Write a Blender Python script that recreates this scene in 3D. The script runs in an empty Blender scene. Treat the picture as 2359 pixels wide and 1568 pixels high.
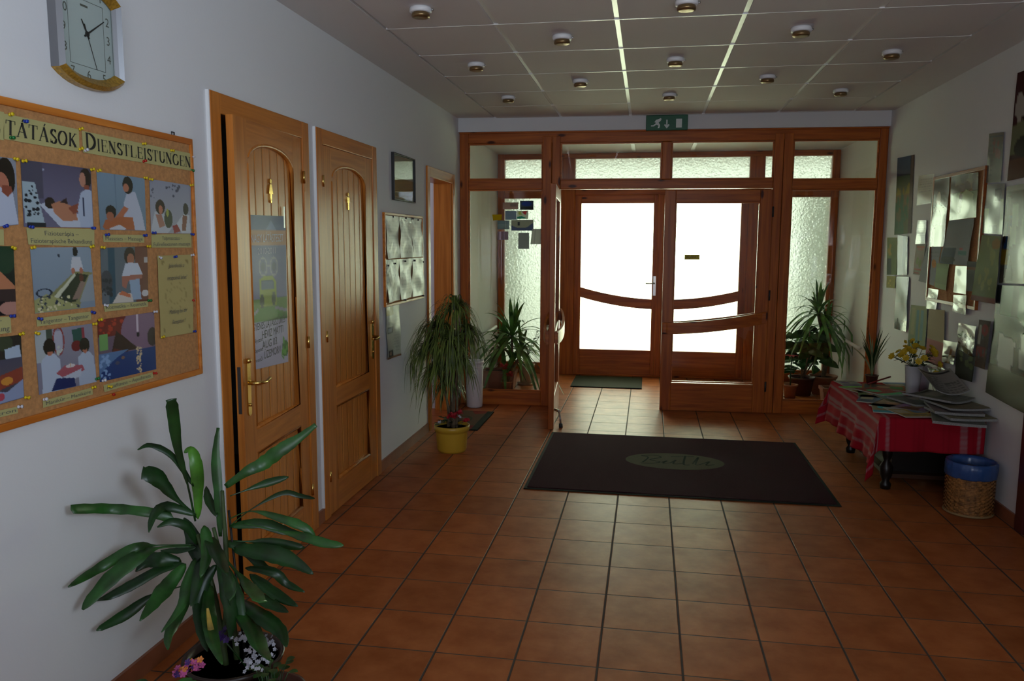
import bpy, math, random
import numpy as np
from mathutils import Vector, Matrix

# ------------------------------------------------------------------ camera, light, exposure
scn = bpy.context.scene
COL = scn.collection
T = 0.303                                   # floor tile pitch (m)
W_, H_, FPX = 2359, 1568, 1822.96
CAM = Vector((0.4815*T, -14.9313*T, 5.0246*T))
YAW, PITCH, ROLL = 0.1695, 0.1235, 0.004
_f = Vector((-math.sin(YAW)*math.cos(PITCH), math.cos(YAW)*math.cos(PITCH), -math.sin(PITCH)))
_r0 = Vector((math.cos(YAW), math.sin(YAW), 0)); _u0 = _r0.cross(_f)
_r = math.cos(ROLL)*_r0 + math.sin(ROLL)*_u0; _u = -math.sin(ROLL)*_r0 + math.cos(ROLL)*_u0
cd = bpy.data.cameras.new('camera'); cam = bpy.data.objects.new('camera', cd); COL.objects.link(cam)
cd.sensor_width = 36; cd.lens = FPX/W_*36; cd.clip_start = .05; cd.clip_end = 200
m = Matrix((( _r.x, _u.x, -_f.x, CAM.x), (_r.y, _u.y, -_f.y, CAM.y), (_r.z, _u.z, -_f.z, CAM.z), (0,0,0,1)))
cam.matrix_world = m; scn.camera = cam

def at(ax, val, px, py):
    """point of the room seen at a pixel of the photograph, on the plane axis = val"""
    d = _f + _r*((px-W_/2)/FPX) - _u*((py-H_/2)/FPX)
    t = (val-CAM[ax])/d[ax]
    return CAM + d*t

wd = bpy.data.worlds.new('daylight'); scn.world = wd; wd.use_nodes = True
bg = wd.node_tree.nodes['Background']; bg.inputs[0].default_value = (.90, 1.0, .76, 1); bg.inputs[1].default_value = 10.8
def light(name, kind, loc, target, energy, color, size=None, angle=None, spread=None):
    ld = bpy.data.lights.new(name, kind); o = bpy.data.objects.new(name, ld); COL.objects.link(o)
    o.location = loc; d = Vector(target)-Vector(loc)
    o.rotation_euler = d.to_track_quat('-Z', 'Y').to_euler()
    ld.energy = energy; ld.color = color
    if kind == 'AREA': ld.shape = 'RECTANGLE'; ld.size, ld.size_y = size
    if spread: ld.spread = spread
    if angle: ld.angle = angle
    return o
light('sun', 'SUN', (0, 9, 9), (-.5, 5.5, 0), 3.0, (1, .96, .85), angle=.02)
light('reception_window_light', 'AREA', (2.05, -4.9, 2.15), (-1.6, -2.4, 2.3), 26, (.70, .84, 1.0), (1.1, .7), spread=1.7)
light('back_window_light', 'AREA', (0.3, -5.9, 1.3), (0.3, -2.6, 2.64), 23, (.84, .90, 1.0), (2.2, 1.0), spread=1.9)
light('side_room_window_light', 'AREA', (-2.9, 1.5, 2.0), (-1.9, 2.4, 1.2), 5, (.9, .85, 1.0), (.6, .8))
vs = scn.view_settings; vs.view_transform = 'Standard'; vs.look = 'None'; vs.gamma = 1; vs.use_curve_mapping = False; vs.exposure = 0
scn.cycles.max_bounces = 7; scn.cycles.diffuse_bounces = 3; scn.cycles.transparent_max_bounces = 12; scn.cycles.glossy_bounces = 3
scn.cycles.sample_clamp_indirect = 10; scn.cycles.caustics_refractive = False; scn.cycles.caustics_reflective = False

# ------------------------------------------------------------------ helpers
R = random.Random(7)
def lin(c):
    if isinstance(c, str): c = [int(c[i:i+2], 16)/255 for i in (0, 2, 4)]
    return tuple(x/12.92 if x <= .04045 else ((x+.055)/1.055)**2.4 for x in c[:3])

class MB:
    def __init__(s): s.V = []; s.F = []; s.M = []; s.S = []
    def add(s, vs_, fs, m=0, smooth=False):
        o = len(s.V); s.V += [tuple(v) for v in vs_]
        for f in fs: s.F.append(tuple(i+o for i in f)); s.M.append(m); s.S.append(smooth)
        return s
    def box(s, x0, y0, z0, x1, y1, z1, m=0):
        return s.add([(x0,y0,z0),(x1,y0,z0),(x1,y1,z0),(x0,y1,z0),(x0,y0,z1),(x1,y0,z1),(x1,y1,z1),(x0,y1,z1)],
                     [(0,3,2,1),(4,5,6,7),(0,1,5,4),(1,2,6,5),(2,3,7,6),(3,0,4,7)], m)
    def prism(s, poly, ax, a, b, m=0, smooth=False):
        """polygon in the two axes other than ax, pushed from a to b along ax"""
        def p(q, w):
            l = list(q); l.insert(ax, w); return tuple(l)
        n = len(poly)
        vs_ = [p(q, a) for q in poly]+[p(q, b) for q in poly]
        fs = [tuple(range(n))[::-1], tuple(range(n, 2*n))]
        s.add(vs_, fs, m); o = len(s.V)-2*n
        for i in range(n):
            j = (i+1) % n; s.F.append((o+i, o+j, o+n+j, o+n+i)); s.M.append(m); s.S.append(smooth)
        return s
    def lathe(s, prof, c=(0,0,0), n=28, m=0, sx=1, sy=1, wob=None):
        vs_ = []
        for k, (r, z) in enumerate(prof):
            for i in range(n):
                a = 2*math.pi*i/n; rr = r*(1+(wob(k, a) if wob else 0))
                vs_.append((c[0]+rr*sx*math.cos(a), c[1]+rr*sy*math.sin(a), c[2]+z))
        fs = [(k*n+i, k*n+(i+1) % n, (k+1)*n+(i+1) % n, (k+1)*n+i) for k in range(len(prof)-1) for i in range(n)]
        s.add(vs_, fs, m, True)
        if prof[0][0] > 1e-4: s.F.append(tuple(len(s.V)-len(vs_)+i for i in range(n))[::-1]); s.M.append(m); s.S.append(False)
        if prof[-1][0] > 1e-4: s.F.append(tuple(len(s.V)-n+i for i in range(n))); s.M.append(m); s.S.append(False)
        return s
    def tube(s, pts, rad, n=8, m=0, caps=True):
        pts = [Vector(p) for p in pts]; rad = rad if isinstance(rad, (list, tuple)) else [rad]*len(pts)
        up = Vector((0,0,1)); vs_ = []
        for i, p in enumerate(pts):
            d = (pts[min(i+1, len(pts)-1)]-pts[max(i-1, 0)]).normalized()
            a = d.cross(up if abs(d.z) < .95 else Vector((0,1,0))).normalized(); b = a.cross(d)
            for k in range(n):
                t = 2*math.pi*k/n; vs_.append(p+(a*math.cos(t)+b*math.sin(t))*rad[i])
        fs = [(i*n+k, i*n+(k+1) % n, (i+1)*n+(k+1) % n, (i+1)*n+k) for i in range(len(pts)-1) for k in range(n)]
        if caps: fs += [tuple(range(n))[::-1], tuple(range((len(pts)-1)*n, len(pts)*n))]
        return s.add(vs_, fs, m, True)
    def ball(s, c, r, m=0, n=10, sc=(1,1,1)):
        prof = [(r*math.sin(math.pi*k/6)*1.0+(1e-5), -r*math.cos(math.pi*k/6)*sc[2]) for k in range(7)]
        return s.lathe(prof, c, n, m, sc[0], sc[1])
    def ribbon(s, pts, wid, nrm=(0,0,1), fold=.25, m=0, thick=0):
        """leaf blade along pts: three vertices across with a folded midrib"""
        pts = [Vector(p) for p in pts]; vs_ = []; nrm = Vector(nrm)
        for i, p in enumerate(pts):
            d = (pts[min(i+1, len(pts)-1)]-pts[max(i-1, 0)]).normalized()
            a = d.cross(nrm)
            if a.length < .05: a = d.cross(Vector((.3,.8,.2)))
            a.normalize(); b = a.cross(d).normalized(); w = wid[i]/2
            vs_ += [p-a*w+b*w*fold, p, p+a*w+b*w*fold]
        fs = []
        for i in range(len(pts)-1):
            o = 3*i; fs += [(o, o+1, o+4, o+3), (o+1, o+2, o+5, o+4)]
        return s.add(vs_, fs, m, True)
    def tf(s, fn): s.V = [tuple(fn(Vector(v))) for v in s.V]; return s
    def build(s, name, mats, parent=None, bevel=0, org=None, solid=0, sub=0):
        if not isinstance(mats, (list, tuple)): mats = [mats]
        V = np.array(s.V, float)
        if parent is not None:
            o0 = np.array(parent['_org'])
        elif org is not None: o0 = np.array(org, float)
        else:
            o0 = (V.min(0)+V.max(0))/2; o0[2] = V[:, 2].min()
        me = bpy.data.meshes.new(name); me.from_pydata([tuple(v) for v in (V-o0)], [], s.F)
        for mt in mats: me.materials.append(mt)
        me.polygons.foreach_set('material_index', s.M); me.polygons.foreach_set('use_smooth', s.S); me.update()
        o = bpy.data.objects.new(name, me); COL.objects.link(o)
        o['_org'] = list(map(float, o0))
        if parent is not None: o.parent = parent
        else: o.location = tuple(o0)
        if bevel:
            b = o.modifiers.new('bevel', 'BEVEL'); b.width = bevel; b.segments = 2; b.limit_method = 'ANGLE'; b.angle_limit = .7
        if solid:
            b = o.modifiers.new('solid', 'SOLIDIFY'); b.thickness = solid; b.offset = 0
        if sub:
            b = o.modifiers.new('sub', 'SUBSURF'); b.levels = sub; b.render_levels = sub
        return o
# children built under a parent whose own location is its origin: local coordinates are world minus that origin

def tag(o, label=None, cat=None, group=None, kind=None):
    if label: o['label'] = label
    if cat: o['category'] = cat
    if group: o['group'] = group
    if kind: o['kind'] = kind
    return o
def root(name, loc, label, cat, group=None, kind=None):
    o = bpy.data.objects.new(name, None); COL.objects.link(o); o.location = loc; o.empty_display_size = .1
    o['_org'] = list(map(float, loc))
    return tag(o, label, cat, group, kind)
def copy_tree(o, parent=None):
    c = o.copy(); COL.objects.link(c); c.parent = parent
    for ch in list(o.children): copy_tree(ch, c)
    return c

# ------------------------------------------------------------------ materials
def _n(nt, t, **kw):
    n = nt.nodes.new(t)
    for k, v in kw.items(): setattr(n, k, v)
    return n
def mat(name, c, rough=.6, metal=0, spec=.5, bump=0, bscale=60, var=0, vscale=8, alpha=None, sheen=0, trans=0, coat=0, dbl=None):
    mt = bpy.data.materials.new(name); mt.use_nodes = True; nt = mt.node_tree; b = nt.nodes['Principled BSDF']
    c = lin(c) if isinstance(c, str) else tuple(c)
    b.inputs['Base Color'].default_value = (*c, 1); b.inputs['Roughness'].default_value = rough
    b.inputs['Metallic'].default_value = metal; b.inputs['Specular IOR Level'].default_value = spec
    if coat: b.inputs['Coat Weight'].default_value = coat; b.inputs['Coat Roughness'].default_value = .08
    if sheen: b.inputs['Sheen Weight'].default_value = sheen
    if trans: b.inputs['Transmission Weight'].default_value = trans
    tc = _n(nt, 'ShaderNodeNewGeometry')
    if var:
        nz = _n(nt, 'ShaderNodeTexNoise'); nz.inputs['Scale'].default_value = vscale; nz.inputs['Detail'].default_value = 4
        nt.links.new(tc.outputs['Position'], nz.inputs['Vector'])
        cr = _n(nt, 'ShaderNodeValToRGB'); cr.color_ramp.elements[0].position = .3; cr.color_ramp.elements[1].position = .7
        cr.color_ramp.elements[0].color = (*[x*(1-var) for x in c], 1)
        cr.color_ramp.elements[1].color = (*[min(1, x*(1+var)) for x in (dbl or c)], 1)
        nt.links.new(nz.outputs['Fac'], cr.inputs[0]); nt.links.new(cr.outputs[0], b.inputs['Base Color'])
    if bump:
        nz = _n(nt, 'ShaderNodeTexNoise'); nz.inputs['Scale'].default_value = bscale; nz.inputs['Detail'].default_value = 3
        nt.links.new(tc.outputs['Position'], nz.inputs['Vector'])
        bp = _n(nt, 'ShaderNodeBump'); bp.inputs['Strength'].default_value = bump; bp.inputs['Distance'].default_value = .01
        nt.links.new(nz.outputs['Fac'], bp.inputs['Height']); nt.links.new(bp.outputs[0], b.inputs['Normal'])
    return mt
def wood(name, c1, c2, axis=2, rough=.3, knots=True, boards=None):
    mt = bpy.data.materials.new(name); mt.use_nodes = True; nt = mt.node_tree; b = nt.nodes['Principled BSDF']; L = nt.links.new
    c1 = lin(c1); c2 = lin(c2)
    g = _n(nt, 'ShaderNodeNewGeometry'); mp = _n(nt, 'ShaderNodeMapping')
    s = [22, 22, 22]; s[axis] = 1.1; mp.inputs['Scale'].default_value = s; L(g.outputs['Position'], mp.inputs['Vector'])
    nz = _n(nt, 'ShaderNodeTexNoise'); nz.inputs['Scale'].default_value = 1.6; nz.inputs['Detail'].default_value = 5; nz.inputs['Distortion'].default_value = .6
    L(mp.outputs[0], nz.inputs['Vector'])
    cr = _n(nt, 'ShaderNodeValToRGB'); cr.color_ramp.elements[0].position = .34; cr.color_ramp.elements[1].position = .66
    cr.color_ramp.elements[0].color = (*c2, 1); cr.color_ramp.elements[1].color = (*c1, 1); L(nz.outputs['Fac'], cr.inputs[0])
    col = cr.outputs[0]
    if knots:
        m2 = _n(nt, 'ShaderNodeMapping'); s2 = [9, 9, 9]; s2[axis] = 3.2; m2.inputs['Scale'].default_value = s2; L(g.outputs['Position'], m2.inputs['Vector'])
        vo = _n(nt, 'ShaderNodeTexVoronoi'); vo.inputs['Scale'].default_value = .8; L(m2.outputs[0], vo.inputs['Vector'])
        c3 = _n(nt, 'ShaderNodeValToRGB'); c3.color_ramp.elements[0].position = .07; c3.color_ramp.elements[1].position = .13
        c3.color_ramp.elements[0].color = (.16, .10, .08, 1); c3.color_ramp.elements[1].color = (1, 1, 1, 1)
        L(vo.outputs['Distance'], c3.inputs[0])
        mx = _n(nt, 'ShaderNodeMix', data_type='RGBA', blend_type='MULTIPLY'); mx.inputs[0].default_value = 1
        L(col, mx.inputs[6]); L(c3.outputs[0], mx.inputs[7]); col = mx.outputs[2]
    L(col, b.inputs['Base Color']); b.inputs['Roughness'].default_value = rough
    b.inputs['Specular IOR Level'].default_value = .28
    bp = _n(nt, 'ShaderNodeBump'); bp.inputs['Strength'].default_value = .08; bp.inputs['Distance'].default_value = .004
    L(nz.outputs['Fac'], bp.inputs['Height']); nrm = bp.outputs[0]
    if boards:
        ax, pitch = boards
        sp = _n(nt, 'ShaderNodeSeparateXYZ'); L(g.outputs['Position'], sp.inputs[0])
        d = _n(nt, 'ShaderNodeMath', operation='PINGPONG'); L(sp.outputs[ax], d.inputs[0]); d.inputs[1].default_value = pitch/2
        e = _n(nt, 'ShaderNodeMapRange'); L(d.outputs[0], e.inputs[0]); e.inputs[1].default_value = 0; e.inputs[2].default_value = .007
        b2 = _n(nt, 'ShaderNodeBump'); b2.inputs['Strength'].default_value = 1; b2.inputs['Distance'].default_value = .005
        L(e.outputs[0], b2.inputs['Height']); L(nrm, b2.inputs['Normal']); nrm = b2.outputs[0]
    L(nrm, b.inputs['Normal'])
    return mt
def thin_glass(name, tint=(.96, .98, .96), refl=.06):
    mt = bpy.data.materials.new(name); mt.use_nodes = True; nt = mt.node_tree; nt.nodes.clear(); L = nt.links.new
    out = _n(nt, 'ShaderNodeOutputMaterial'); mx = _n(nt, 'ShaderNodeMixShader'); tr = _n(nt, 'ShaderNodeBsdfTransparent'); gl = _n(nt, 'ShaderNodeBsdfGlossy')
    ge = _n(nt, 'ShaderNodeNewGeometry'); dt = _n(nt, 'ShaderNodeVectorMath', operation='DOT_PRODUCT'); L(ge.outputs['Normal'], dt.inputs[0]); L(ge.outputs['Incoming'], dt.inputs[1])
    ab = _n(nt, 'ShaderNodeMath', operation='ABSOLUTE'); L(dt.outputs['Value'], ab.inputs[0])
    om = _n(nt, 'ShaderNodeMath', operation='SUBTRACT'); om.inputs[0].default_value = 1; L(ab.outputs[0], om.inputs[1])
    pw = _n(nt, 'ShaderNodeMath', operation='POWER'); L(om.outputs[0], pw.inputs[0]); pw.inputs[1].default_value = 5
    fr = _n(nt, 'ShaderNodeMath', operation='MULTIPLY_ADD'); L(pw.outputs[0], fr.inputs[0]); fr.inputs[1].default_value = .9; fr.inputs[2].default_value = refl*.6
    tr.inputs[0].default_value = (*tint, 1); gl.inputs['Roughness'].default_value = .01
    L(fr.outputs[0], mx.inputs[0]); L(tr.outputs[0], mx.inputs[1]); L(gl.outputs[0], mx.inputs[2]); L(mx.outputs[0], out.inputs[0])
    return mt
def frosted(name):
    """obscured glass: cast pattern, scatters what stands behind it"""
    mt = bpy.data.materials.new(name); mt.use_nodes = True; nt = mt.node_tree; nt.nodes.clear(); L = nt.links.new
    out = _n(nt, 'ShaderNodeOutputMaterial'); mx = _n(nt, 'ShaderNodeMixShader')
    rf = _n(nt, 'ShaderNodeBsdfRefraction'); rf.inputs['IOR'].default_value = 1.25; rf.inputs['Roughness'].default_value = .32
    rf.inputs['Color'].default_value = (.46, .47, .48, 1)
    tl = _n(nt, 'ShaderNodeBsdfTranslucent'); tl.inputs[0].default_value = (.58, .59, .60, 1)
    g = _n(nt, 'ShaderNodeNewGeometry'); nz = _n(nt, 'ShaderNodeTexVoronoi'); nz.inputs['Scale'].default_value = 42; L(g.outputs['Position'], nz.inputs['Vector'])
    bp = _n(nt, 'ShaderNodeBump'); bp.inputs['Strength'].default_value = .9; bp.inputs['Distance'].default_value = .012
    L(nz.outputs['Distance'], bp.inputs['Height']); L(bp.outputs[0], rf.inputs['Normal'])
    gl = _n(nt, 'ShaderNodeBsdfGlossy'); gl.inputs['Roughness'].default_value = .15; L(bp.outputs[0], gl.inputs['Normal'])
    mx.inputs[0].default_value = .35; L(rf.outputs[0], mx.inputs[1]); L(tl.outputs[0], mx.inputs[2])
    m2 = _n(nt, 'ShaderNodeMixShader'); m2.inputs[0].default_value = .05; L(mx.outputs[0], m2.inputs[1]); L(gl.outputs[0], m2.inputs[2])
    L(m2.outputs[0], out.inputs[0]); return mt
def printed(name, rough=.35, coat=0, spec=.5):
    """printed paper: picture colours stored on the sheet"""
    mt = bpy.data.materials.new(name); mt.use_nodes = True; nt = mt.node_tree; b = nt.nodes['Principled BSDF']
    a = _n(nt, 'ShaderNodeVertexColor'); a.layer_name = 'Col'; nt.links.new(a.outputs[0], b.inputs['Base Color'])
    b.inputs['Roughness'].default_value = rough; b.inputs['Specular IOR Level'].default_value = spec
    if coat: b.inputs['Coat Weight'].default_value = coat; b.inputs['Coat Roughness'].default_value = .06
    return mt
def leafmat(name, c, rough=.35, c2=None):
    return mat(name, c, rough, var=.35, vscale=14, dbl=lin(c2) if c2 else None)

def tile_mat():
    mt = bpy.data.materials.new('terracotta floor tile'); mt.use_nodes = True; nt = mt.node_tree; b = nt.nodes['Principled BSDF']; L = nt.links.new
    g = _n(nt, 'ShaderNodeNewGeometry'); sp = _n(nt, 'ShaderNodeSeparateXYZ'); L(g.outputs['Position'], sp.inputs[0])
    ds = []; ids = []
    for ax in (0, 1):
        d = _n(nt, 'ShaderNodeMath', operation='PINGPONG'); L(sp.outputs[ax], d.inputs[0]); d.inputs[1].default_value = T/2; ds.append(d)
        q = _n(nt, 'ShaderNodeMath', operation='DIVIDE'); L(sp.outputs[ax], q.inputs[0]); q.inputs[1].default_value = T
        fl = _n(nt, 'ShaderNodeMath', operation='FLOOR'); L(q.outputs[0], fl.inputs[0]); ids.append(fl)
    w = [.0042, .0030]; e = []
    for k in (0, 1):
        r_ = _n(nt, 'ShaderNodeMapRange'); r_.inputs[1].default_value = w[k]*.6; r_.inputs[2].default_value = w[k]*1.3; L(ds[k].outputs[0], r_.inputs[0]); e.append(r_)
    mn = _n(nt, 'ShaderNodeMath', operation='MINIMUM'); L(e[0].outputs[0], mn.inputs[0]); L(e[1].outputs[0], mn.inputs[1])
    cb = _n(nt, 'ShaderNodeCombineXYZ'); L(ids[0].outputs[0], cb.inputs[0]); L(ids[1].outputs[0], cb.inputs[1])
    wn = _n(nt, 'ShaderNodeTexWhiteNoise', noise_dimensions='3D'); L(cb.outputs[0], wn.inputs[0])
    nz = _n(nt, 'ShaderNodeTexNoise'); nz.inputs['Scale'].default_value = 7; nz.inputs['Detail'].default_value = 6; nz.inputs['Roughness'].default_value = .6; L(g.outputs['Position'], nz.inputs['Vector'])
    cr = _n(nt, 'ShaderNodeValToRGB'); cr.color_ramp.elements[0].position = .32; cr.color_ramp.elements[1].position = .7
    cr.color_ramp.elements[0].color = (*TILE_A, 1); cr.color_ramp.elements[1].color = (*TILE_B, 1); L(nz.outputs['Fac'], cr.inputs[0])
    hs = _n(nt, 'ShaderNodeHueSaturation'); mr = _n(nt, 'ShaderNodeMapRange'); mr.inputs[3].default_value = .86; mr.inputs[4].default_value = 1.12
    L(wn.outputs[0], mr.inputs[0]); L(mr.outputs[0], hs.inputs['Value']); L(cr.outputs[0], hs.inputs['Color'])
    mx = _n(nt, 'ShaderNodeMix', data_type='RGBA'); L(mn.outputs[0], mx.inputs[0]); mx.inputs[6].default_value = (.085, .07, .055, 1); L(hs.outputs[0], mx.inputs[7])
    L(mx.outputs[2], b.inputs['Base Color'])
    ro = _n(nt, 'ShaderNodeMapRange'); ro.inputs[3].default_value = .75; ro.inputs[4].default_value = .40; L(mn.outputs[0], ro.inputs[0]); L(ro.outputs[0], b.inputs['Roughness'])
    bp = _n(nt, 'ShaderNodeBump'); bp.inputs['Strength'].default_value = .7; bp.inputs['Distance'].default_value = .003; L(mn.outputs[0], bp.inputs['Height'])
    n2 = _n(nt, 'ShaderNodeTexNoise'); n2.inputs['Scale'].default_value = 16; L(g.outputs['Position'], n2.inputs['Vector'])
    b2 = _n(nt, 'ShaderNodeBump'); b2.inputs['Strength'].default_value = .12; b2.inputs['Distance'].default_value = .006; L(n2.outputs['Fac'], b2.inputs['Height']); L(bp.outputs[0], b2.inputs['Normal'])
    L(b2.outputs[0], b.inputs['Normal']); b.inputs['Specular IOR Level'].default_value = .08
    return mt
TILE_A = (.34, .092, .024); TILE_B = (.50, .160, .050)
M = {}
M['wall'] = mat('white wall plaster', (.78, .78, .79), .85, bump=.05, bscale=90)
M['ceil'] = mat('white ceiling board', (.72, .69, .68), .8, bump=.08, bscale=160)
M['tbar'] = mat('white enamelled ceiling rail', (.88, .88, .86), .22, spec=.6)
M['tile'] = tile_mat()
M['skirt'] = mat('terracotta skirting tile', (.30, .10, .045), .4, var=.2)
M['pine'] = wood('honey pine', 'd08238', 'b56a28', 2, knots=False)
M['pineb'] = wood('honey pine boards', 'd4883c', 'be7430', 2, knots=False, boards=(1, .085))
M['pinec'] = wood('honey pine across', 'd08238', 'b56a28', 1, knots=False)
M['rw'] = wood('red pine upright', 'c26c2a', '9c5020', 2, rough=.35)
M['rwh'] = wood('red pine level', 'c26c2a', '9c5020', 0, rough=.35)
M['glass'] = thin_glass('clear glass')
M['frost'] = frosted('patterned glass')
M['brass'] = mat('polished brass', (.80, .55, .16), .22, 1)
M['steel'] = mat('satin steel', (.55, .55, .55), .3, 1)
M['dark'] = mat('blackened metal', (.03, .03, .03), .5)
M['whitep'] = mat('white plastic', (.78, .78, .82), .4)
M['white'] = mat('white enamel', (.85, .85, .85), .4)
M['print'] = printed('glossy photo print', .35, .1, .35)
M['poster'] = printed('glossy poster', .45, .05, .15)
M['paper'] = printed('plain paper print', .7)
def card_mat():
    mt = bpy.data.materials.new('thin card'); mt.use_nodes = True; nt = mt.node_tree; nt.nodes.clear(); L = nt.links.new
    out = _n(nt, 'ShaderNodeOutputMaterial'); mx = _n(nt, 'ShaderNodeMixShader'); df = _n(nt, 'ShaderNodeBsdfDiffuse'); tl = _n(nt, 'ShaderNodeBsdfTranslucent')
    a = _n(nt, 'ShaderNodeVertexColor'); a.layer_name = 'Col'; L(a.outputs[0], df.inputs[0]); L(a.outputs[0], tl.inputs[0]); mx.inputs[0].default_value = .4
    L(df.outputs[0], mx.inputs[1]); L(tl.outputs[0], mx.inputs[2]); L(mx.outputs[0], out.inputs[0]); return mt
M['card'] = card_mat()
M['ink'] = mat('black ink', (.02, .02, .018), .6)
M['inkg'] = mat('grey ink', (.12, .12, .10), .6)
M['cream'] = mat('cream paper', (.72, .66, .40), .75)

# ------------------------------------------------------------------ pictures drawn on sheets
def paint(shapes, U, V):
    C = np.zeros(U.shape+(3,))
    for sh in shapes:
        k = sh[0]; c = np.array(lin(sh[-1]))
        if k == 'bg': C[:] = c
        elif k == 'g':
            c0 = np.array(lin(sh[5])); x0, y0, x1, y1 = sh[1:5]
            mk = (U >= x0) & (U <= x1) & (V >= y0) & (V <= y1); t = np.clip((V-y0)/(y1-y0+1e-9), 0, 1)[..., None]
            C = np.where(mk[..., None], c0*(1-t)+c*t, C)
        elif k == 'r':
            x0, y0, x1, y1 = sh[1:5]; mk = (U >= x0) & (U <= x1) & (V >= y0) & (V <= y1); C[mk] = c
        elif k == 'e':
            cx, cy, rx, ry = sh[1:5]; mk = ((U-cx)/rx)**2+((V-cy)/ry)**2 <= 1; C[mk] = c
        elif k == 'o':
            cx, cy, rx, ry, w = sh[1:6]; q = ((U-cx)/rx)**2+((V-cy)/ry)**2; C[(q <= 1) & (q >= (1-w)**2)] = c
        elif k == 'p':
            P = sh[1]; ins = np.zeros(U.shape, bool); j = len(P)-1
            for i in range(len(P)):
                xi, yi = P[i]; xj, yj = P[j]
                cnd = ((yi > V) != (yj > V)) & (U < (xj-xi)*(V-yi)/((yj-yi) or 1e-9)+xi); ins ^= cnd; j = i
            C[ins] = c
        elif k == 'n':   # speckle: n, seed, size, area -> blobs
            x0, y0, x1, y1 = sh[1:5]; n, sd, sz = sh[5:8]; rr = random.Random(sd)
            for _ in range(n):
                a, b_ = rr.uniform(x0, x1), rr.uniform(y0, y1); s_ = sz*rr.uniform(.5, 1.4)
                C[((U-a)/s_)**2+((V-b_)/s_)**2 <= 1] = c
        elif k == 't':   # lines of small print
            x0, y0, x1, y1 = sh[1:5]; n = sh[5]; rr = random.Random(int(x0*97+y0*31+n))
            for i in range(n):
                y = y0+(y1-y0)*(i+.5)/n; h = (y1-y0)/n*.22; x = x0
                while x < x1-.02:
                    w = rr.uniform(.03, .1); C[(np.abs(V-y) < h) & (U > x) & (U < min(x1, x+w))] = c; x += w+.025
                if rr.random() < .15: continue
    return C
def sheet(name, q, shapes, mt, parent=None, nx=48, ny=48, off=(0,0,0), wave=0, seed=0, solid=0, thick_fn=None):
    """paper between four corners q = tl, tr, br, bl (3D), v runs down"""
    q = [Vector(p) for p in q]; nrm = (q[1]-q[0]).cross(q[3]-q[0]).normalized()
    u = np.linspace(0, 1, nx+1); v = np.linspace(0, 1, ny+1); U, V = np.meshgrid(u, v)
    C = paint(shapes, U, V); rr = random.Random(seed); ph = [rr.uniform(0, 6) for _ in range(4)]; V_ = []
    o_ = Vector(off)
    for j in range(ny+1):
        for i in range(nx+1):
            a, b_ = u[i], v[j]
            p = (q[0]*(1-a)+q[1]*a)*(1-b_)+(q[3]*(1-a)+q[2]*a)*b_
            if wave:
                h = wave*(.5+.5*math.sin(ph[0]+5*a+2*b_))*(.4+.6*b_)+wave*.5*(.5+.5*math.sin(ph[1]+9*b_-4*a))
                p = p-nrm*h
            V_.append(p+o_)
    F = [(j*(nx+1)+i, (j+1)*(nx+1)+i, (j+1)*(nx+1)+i+1, j*(nx+1)+i+1) for j in range(ny) for i in range(nx)]
    mb = MB().add(V_, F, 0, True); o = mb.build(name, mt, parent, solid=solid)
    ca = o.data.color_attributes.new('Col', 'FLOAT_COLOR', 'POINT')
    arr = np.ones((len(V_), 4), np.float32); arr[:, :3] = C.reshape(-1, 3); ca.data.foreach_set('color', arr.ravel())
    return o
def text_mesh(body, size, shear=0, extrude=.0, bold=0, space=1, align='CENTER'):
    cu = bpy.data.curves.new('t', 'FONT'); cu.body = body; cu.size = size; cu.shear = shear; cu.extrude = extrude; cu.offset = bold
    cu.space_character = space; cu.align_x = align; cu.align_y = 'CENTER'; cu.resolution_u = 3
    o = bpy.data.objects.new('t', cu); COL.objects.link(o)
    dg = bpy.context.evaluated_depsgraph_get(); me = bpy.data.meshes.new_from_object(o.evaluated_get(dg))
    V_ = [v.co.copy() for v in me.vertices]; F = [tuple(p.vertices) for p in me.polygons]
    bpy.data.objects.remove(o); bpy.data.curves.remove(cu); bpy.data.meshes.remove(me)
    return V_, F
def letters(body, origin, right, up, size, mt, parent, name='lettering', fit=None, **kw):
    """flat lettering centred at origin on a surface"""
    V_, F = text_mesh(body, size, **kw); origin, right, up = Vector(origin), Vector(right).normalized(), Vector(up).normalized(); n = right.cross(up)
    s = 1
    if fit:
        w = max(v.x for v in V_)-min(v.x for v in V_); s = fit/w
    return MB().add([origin+right*v.x*s+up*v.y+n*v.z for v in V_], F).build(name, mt, parent)

# ------------------------------------------------------------------ room shell
XL, XR, CZ = -1.58, 2.14, 2.64
YB, YO = -8.0, 4.54                      # back wall, outer glazed wall
PY = lambda x: 2.745+.04*(x-.27)         # inner glazed partition stands slightly askew
def ptf(v): return Vector((v.x, v.y+PY(v.x), v.z))
def struct(name, mb, mats, label, cat, parent=None, **kw):
    o = mb.build(name, mats, parent, **kw)
    if parent is None: tag(o, label, cat, kind='structure')
    return o
struct('floor', MB().box(-3.4, YB, -.1, XR+.15, 4.66, 0), M['tile'], 'terracotta square tile floor running through the lobby into the vestibule', 'floor')
w = MB()
op = [(-1.53, -.705), (-.50, .295), (1.60, 2.365)]
ys = YB
for a, b in op:
    w.box(XL-.14, ys, 0, XL, a, CZ+.1); w.box(XL-.14, a, 2.05, XL, b, CZ+.1); ys = b
w.box(XL-.14, ys, 0, XL, 4.66, CZ+.1)
struct('wall_left', w, M['wall'], 'long white plaster wall with the clock, cork board and three doors', 'wall')
struct('wall_right', MB().box(XR, YB, 0, XR+.14, 4.66, CZ+.1), M['wall'], 'white plaster wall covered with posters beside the magazine table', 'wall')
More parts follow.
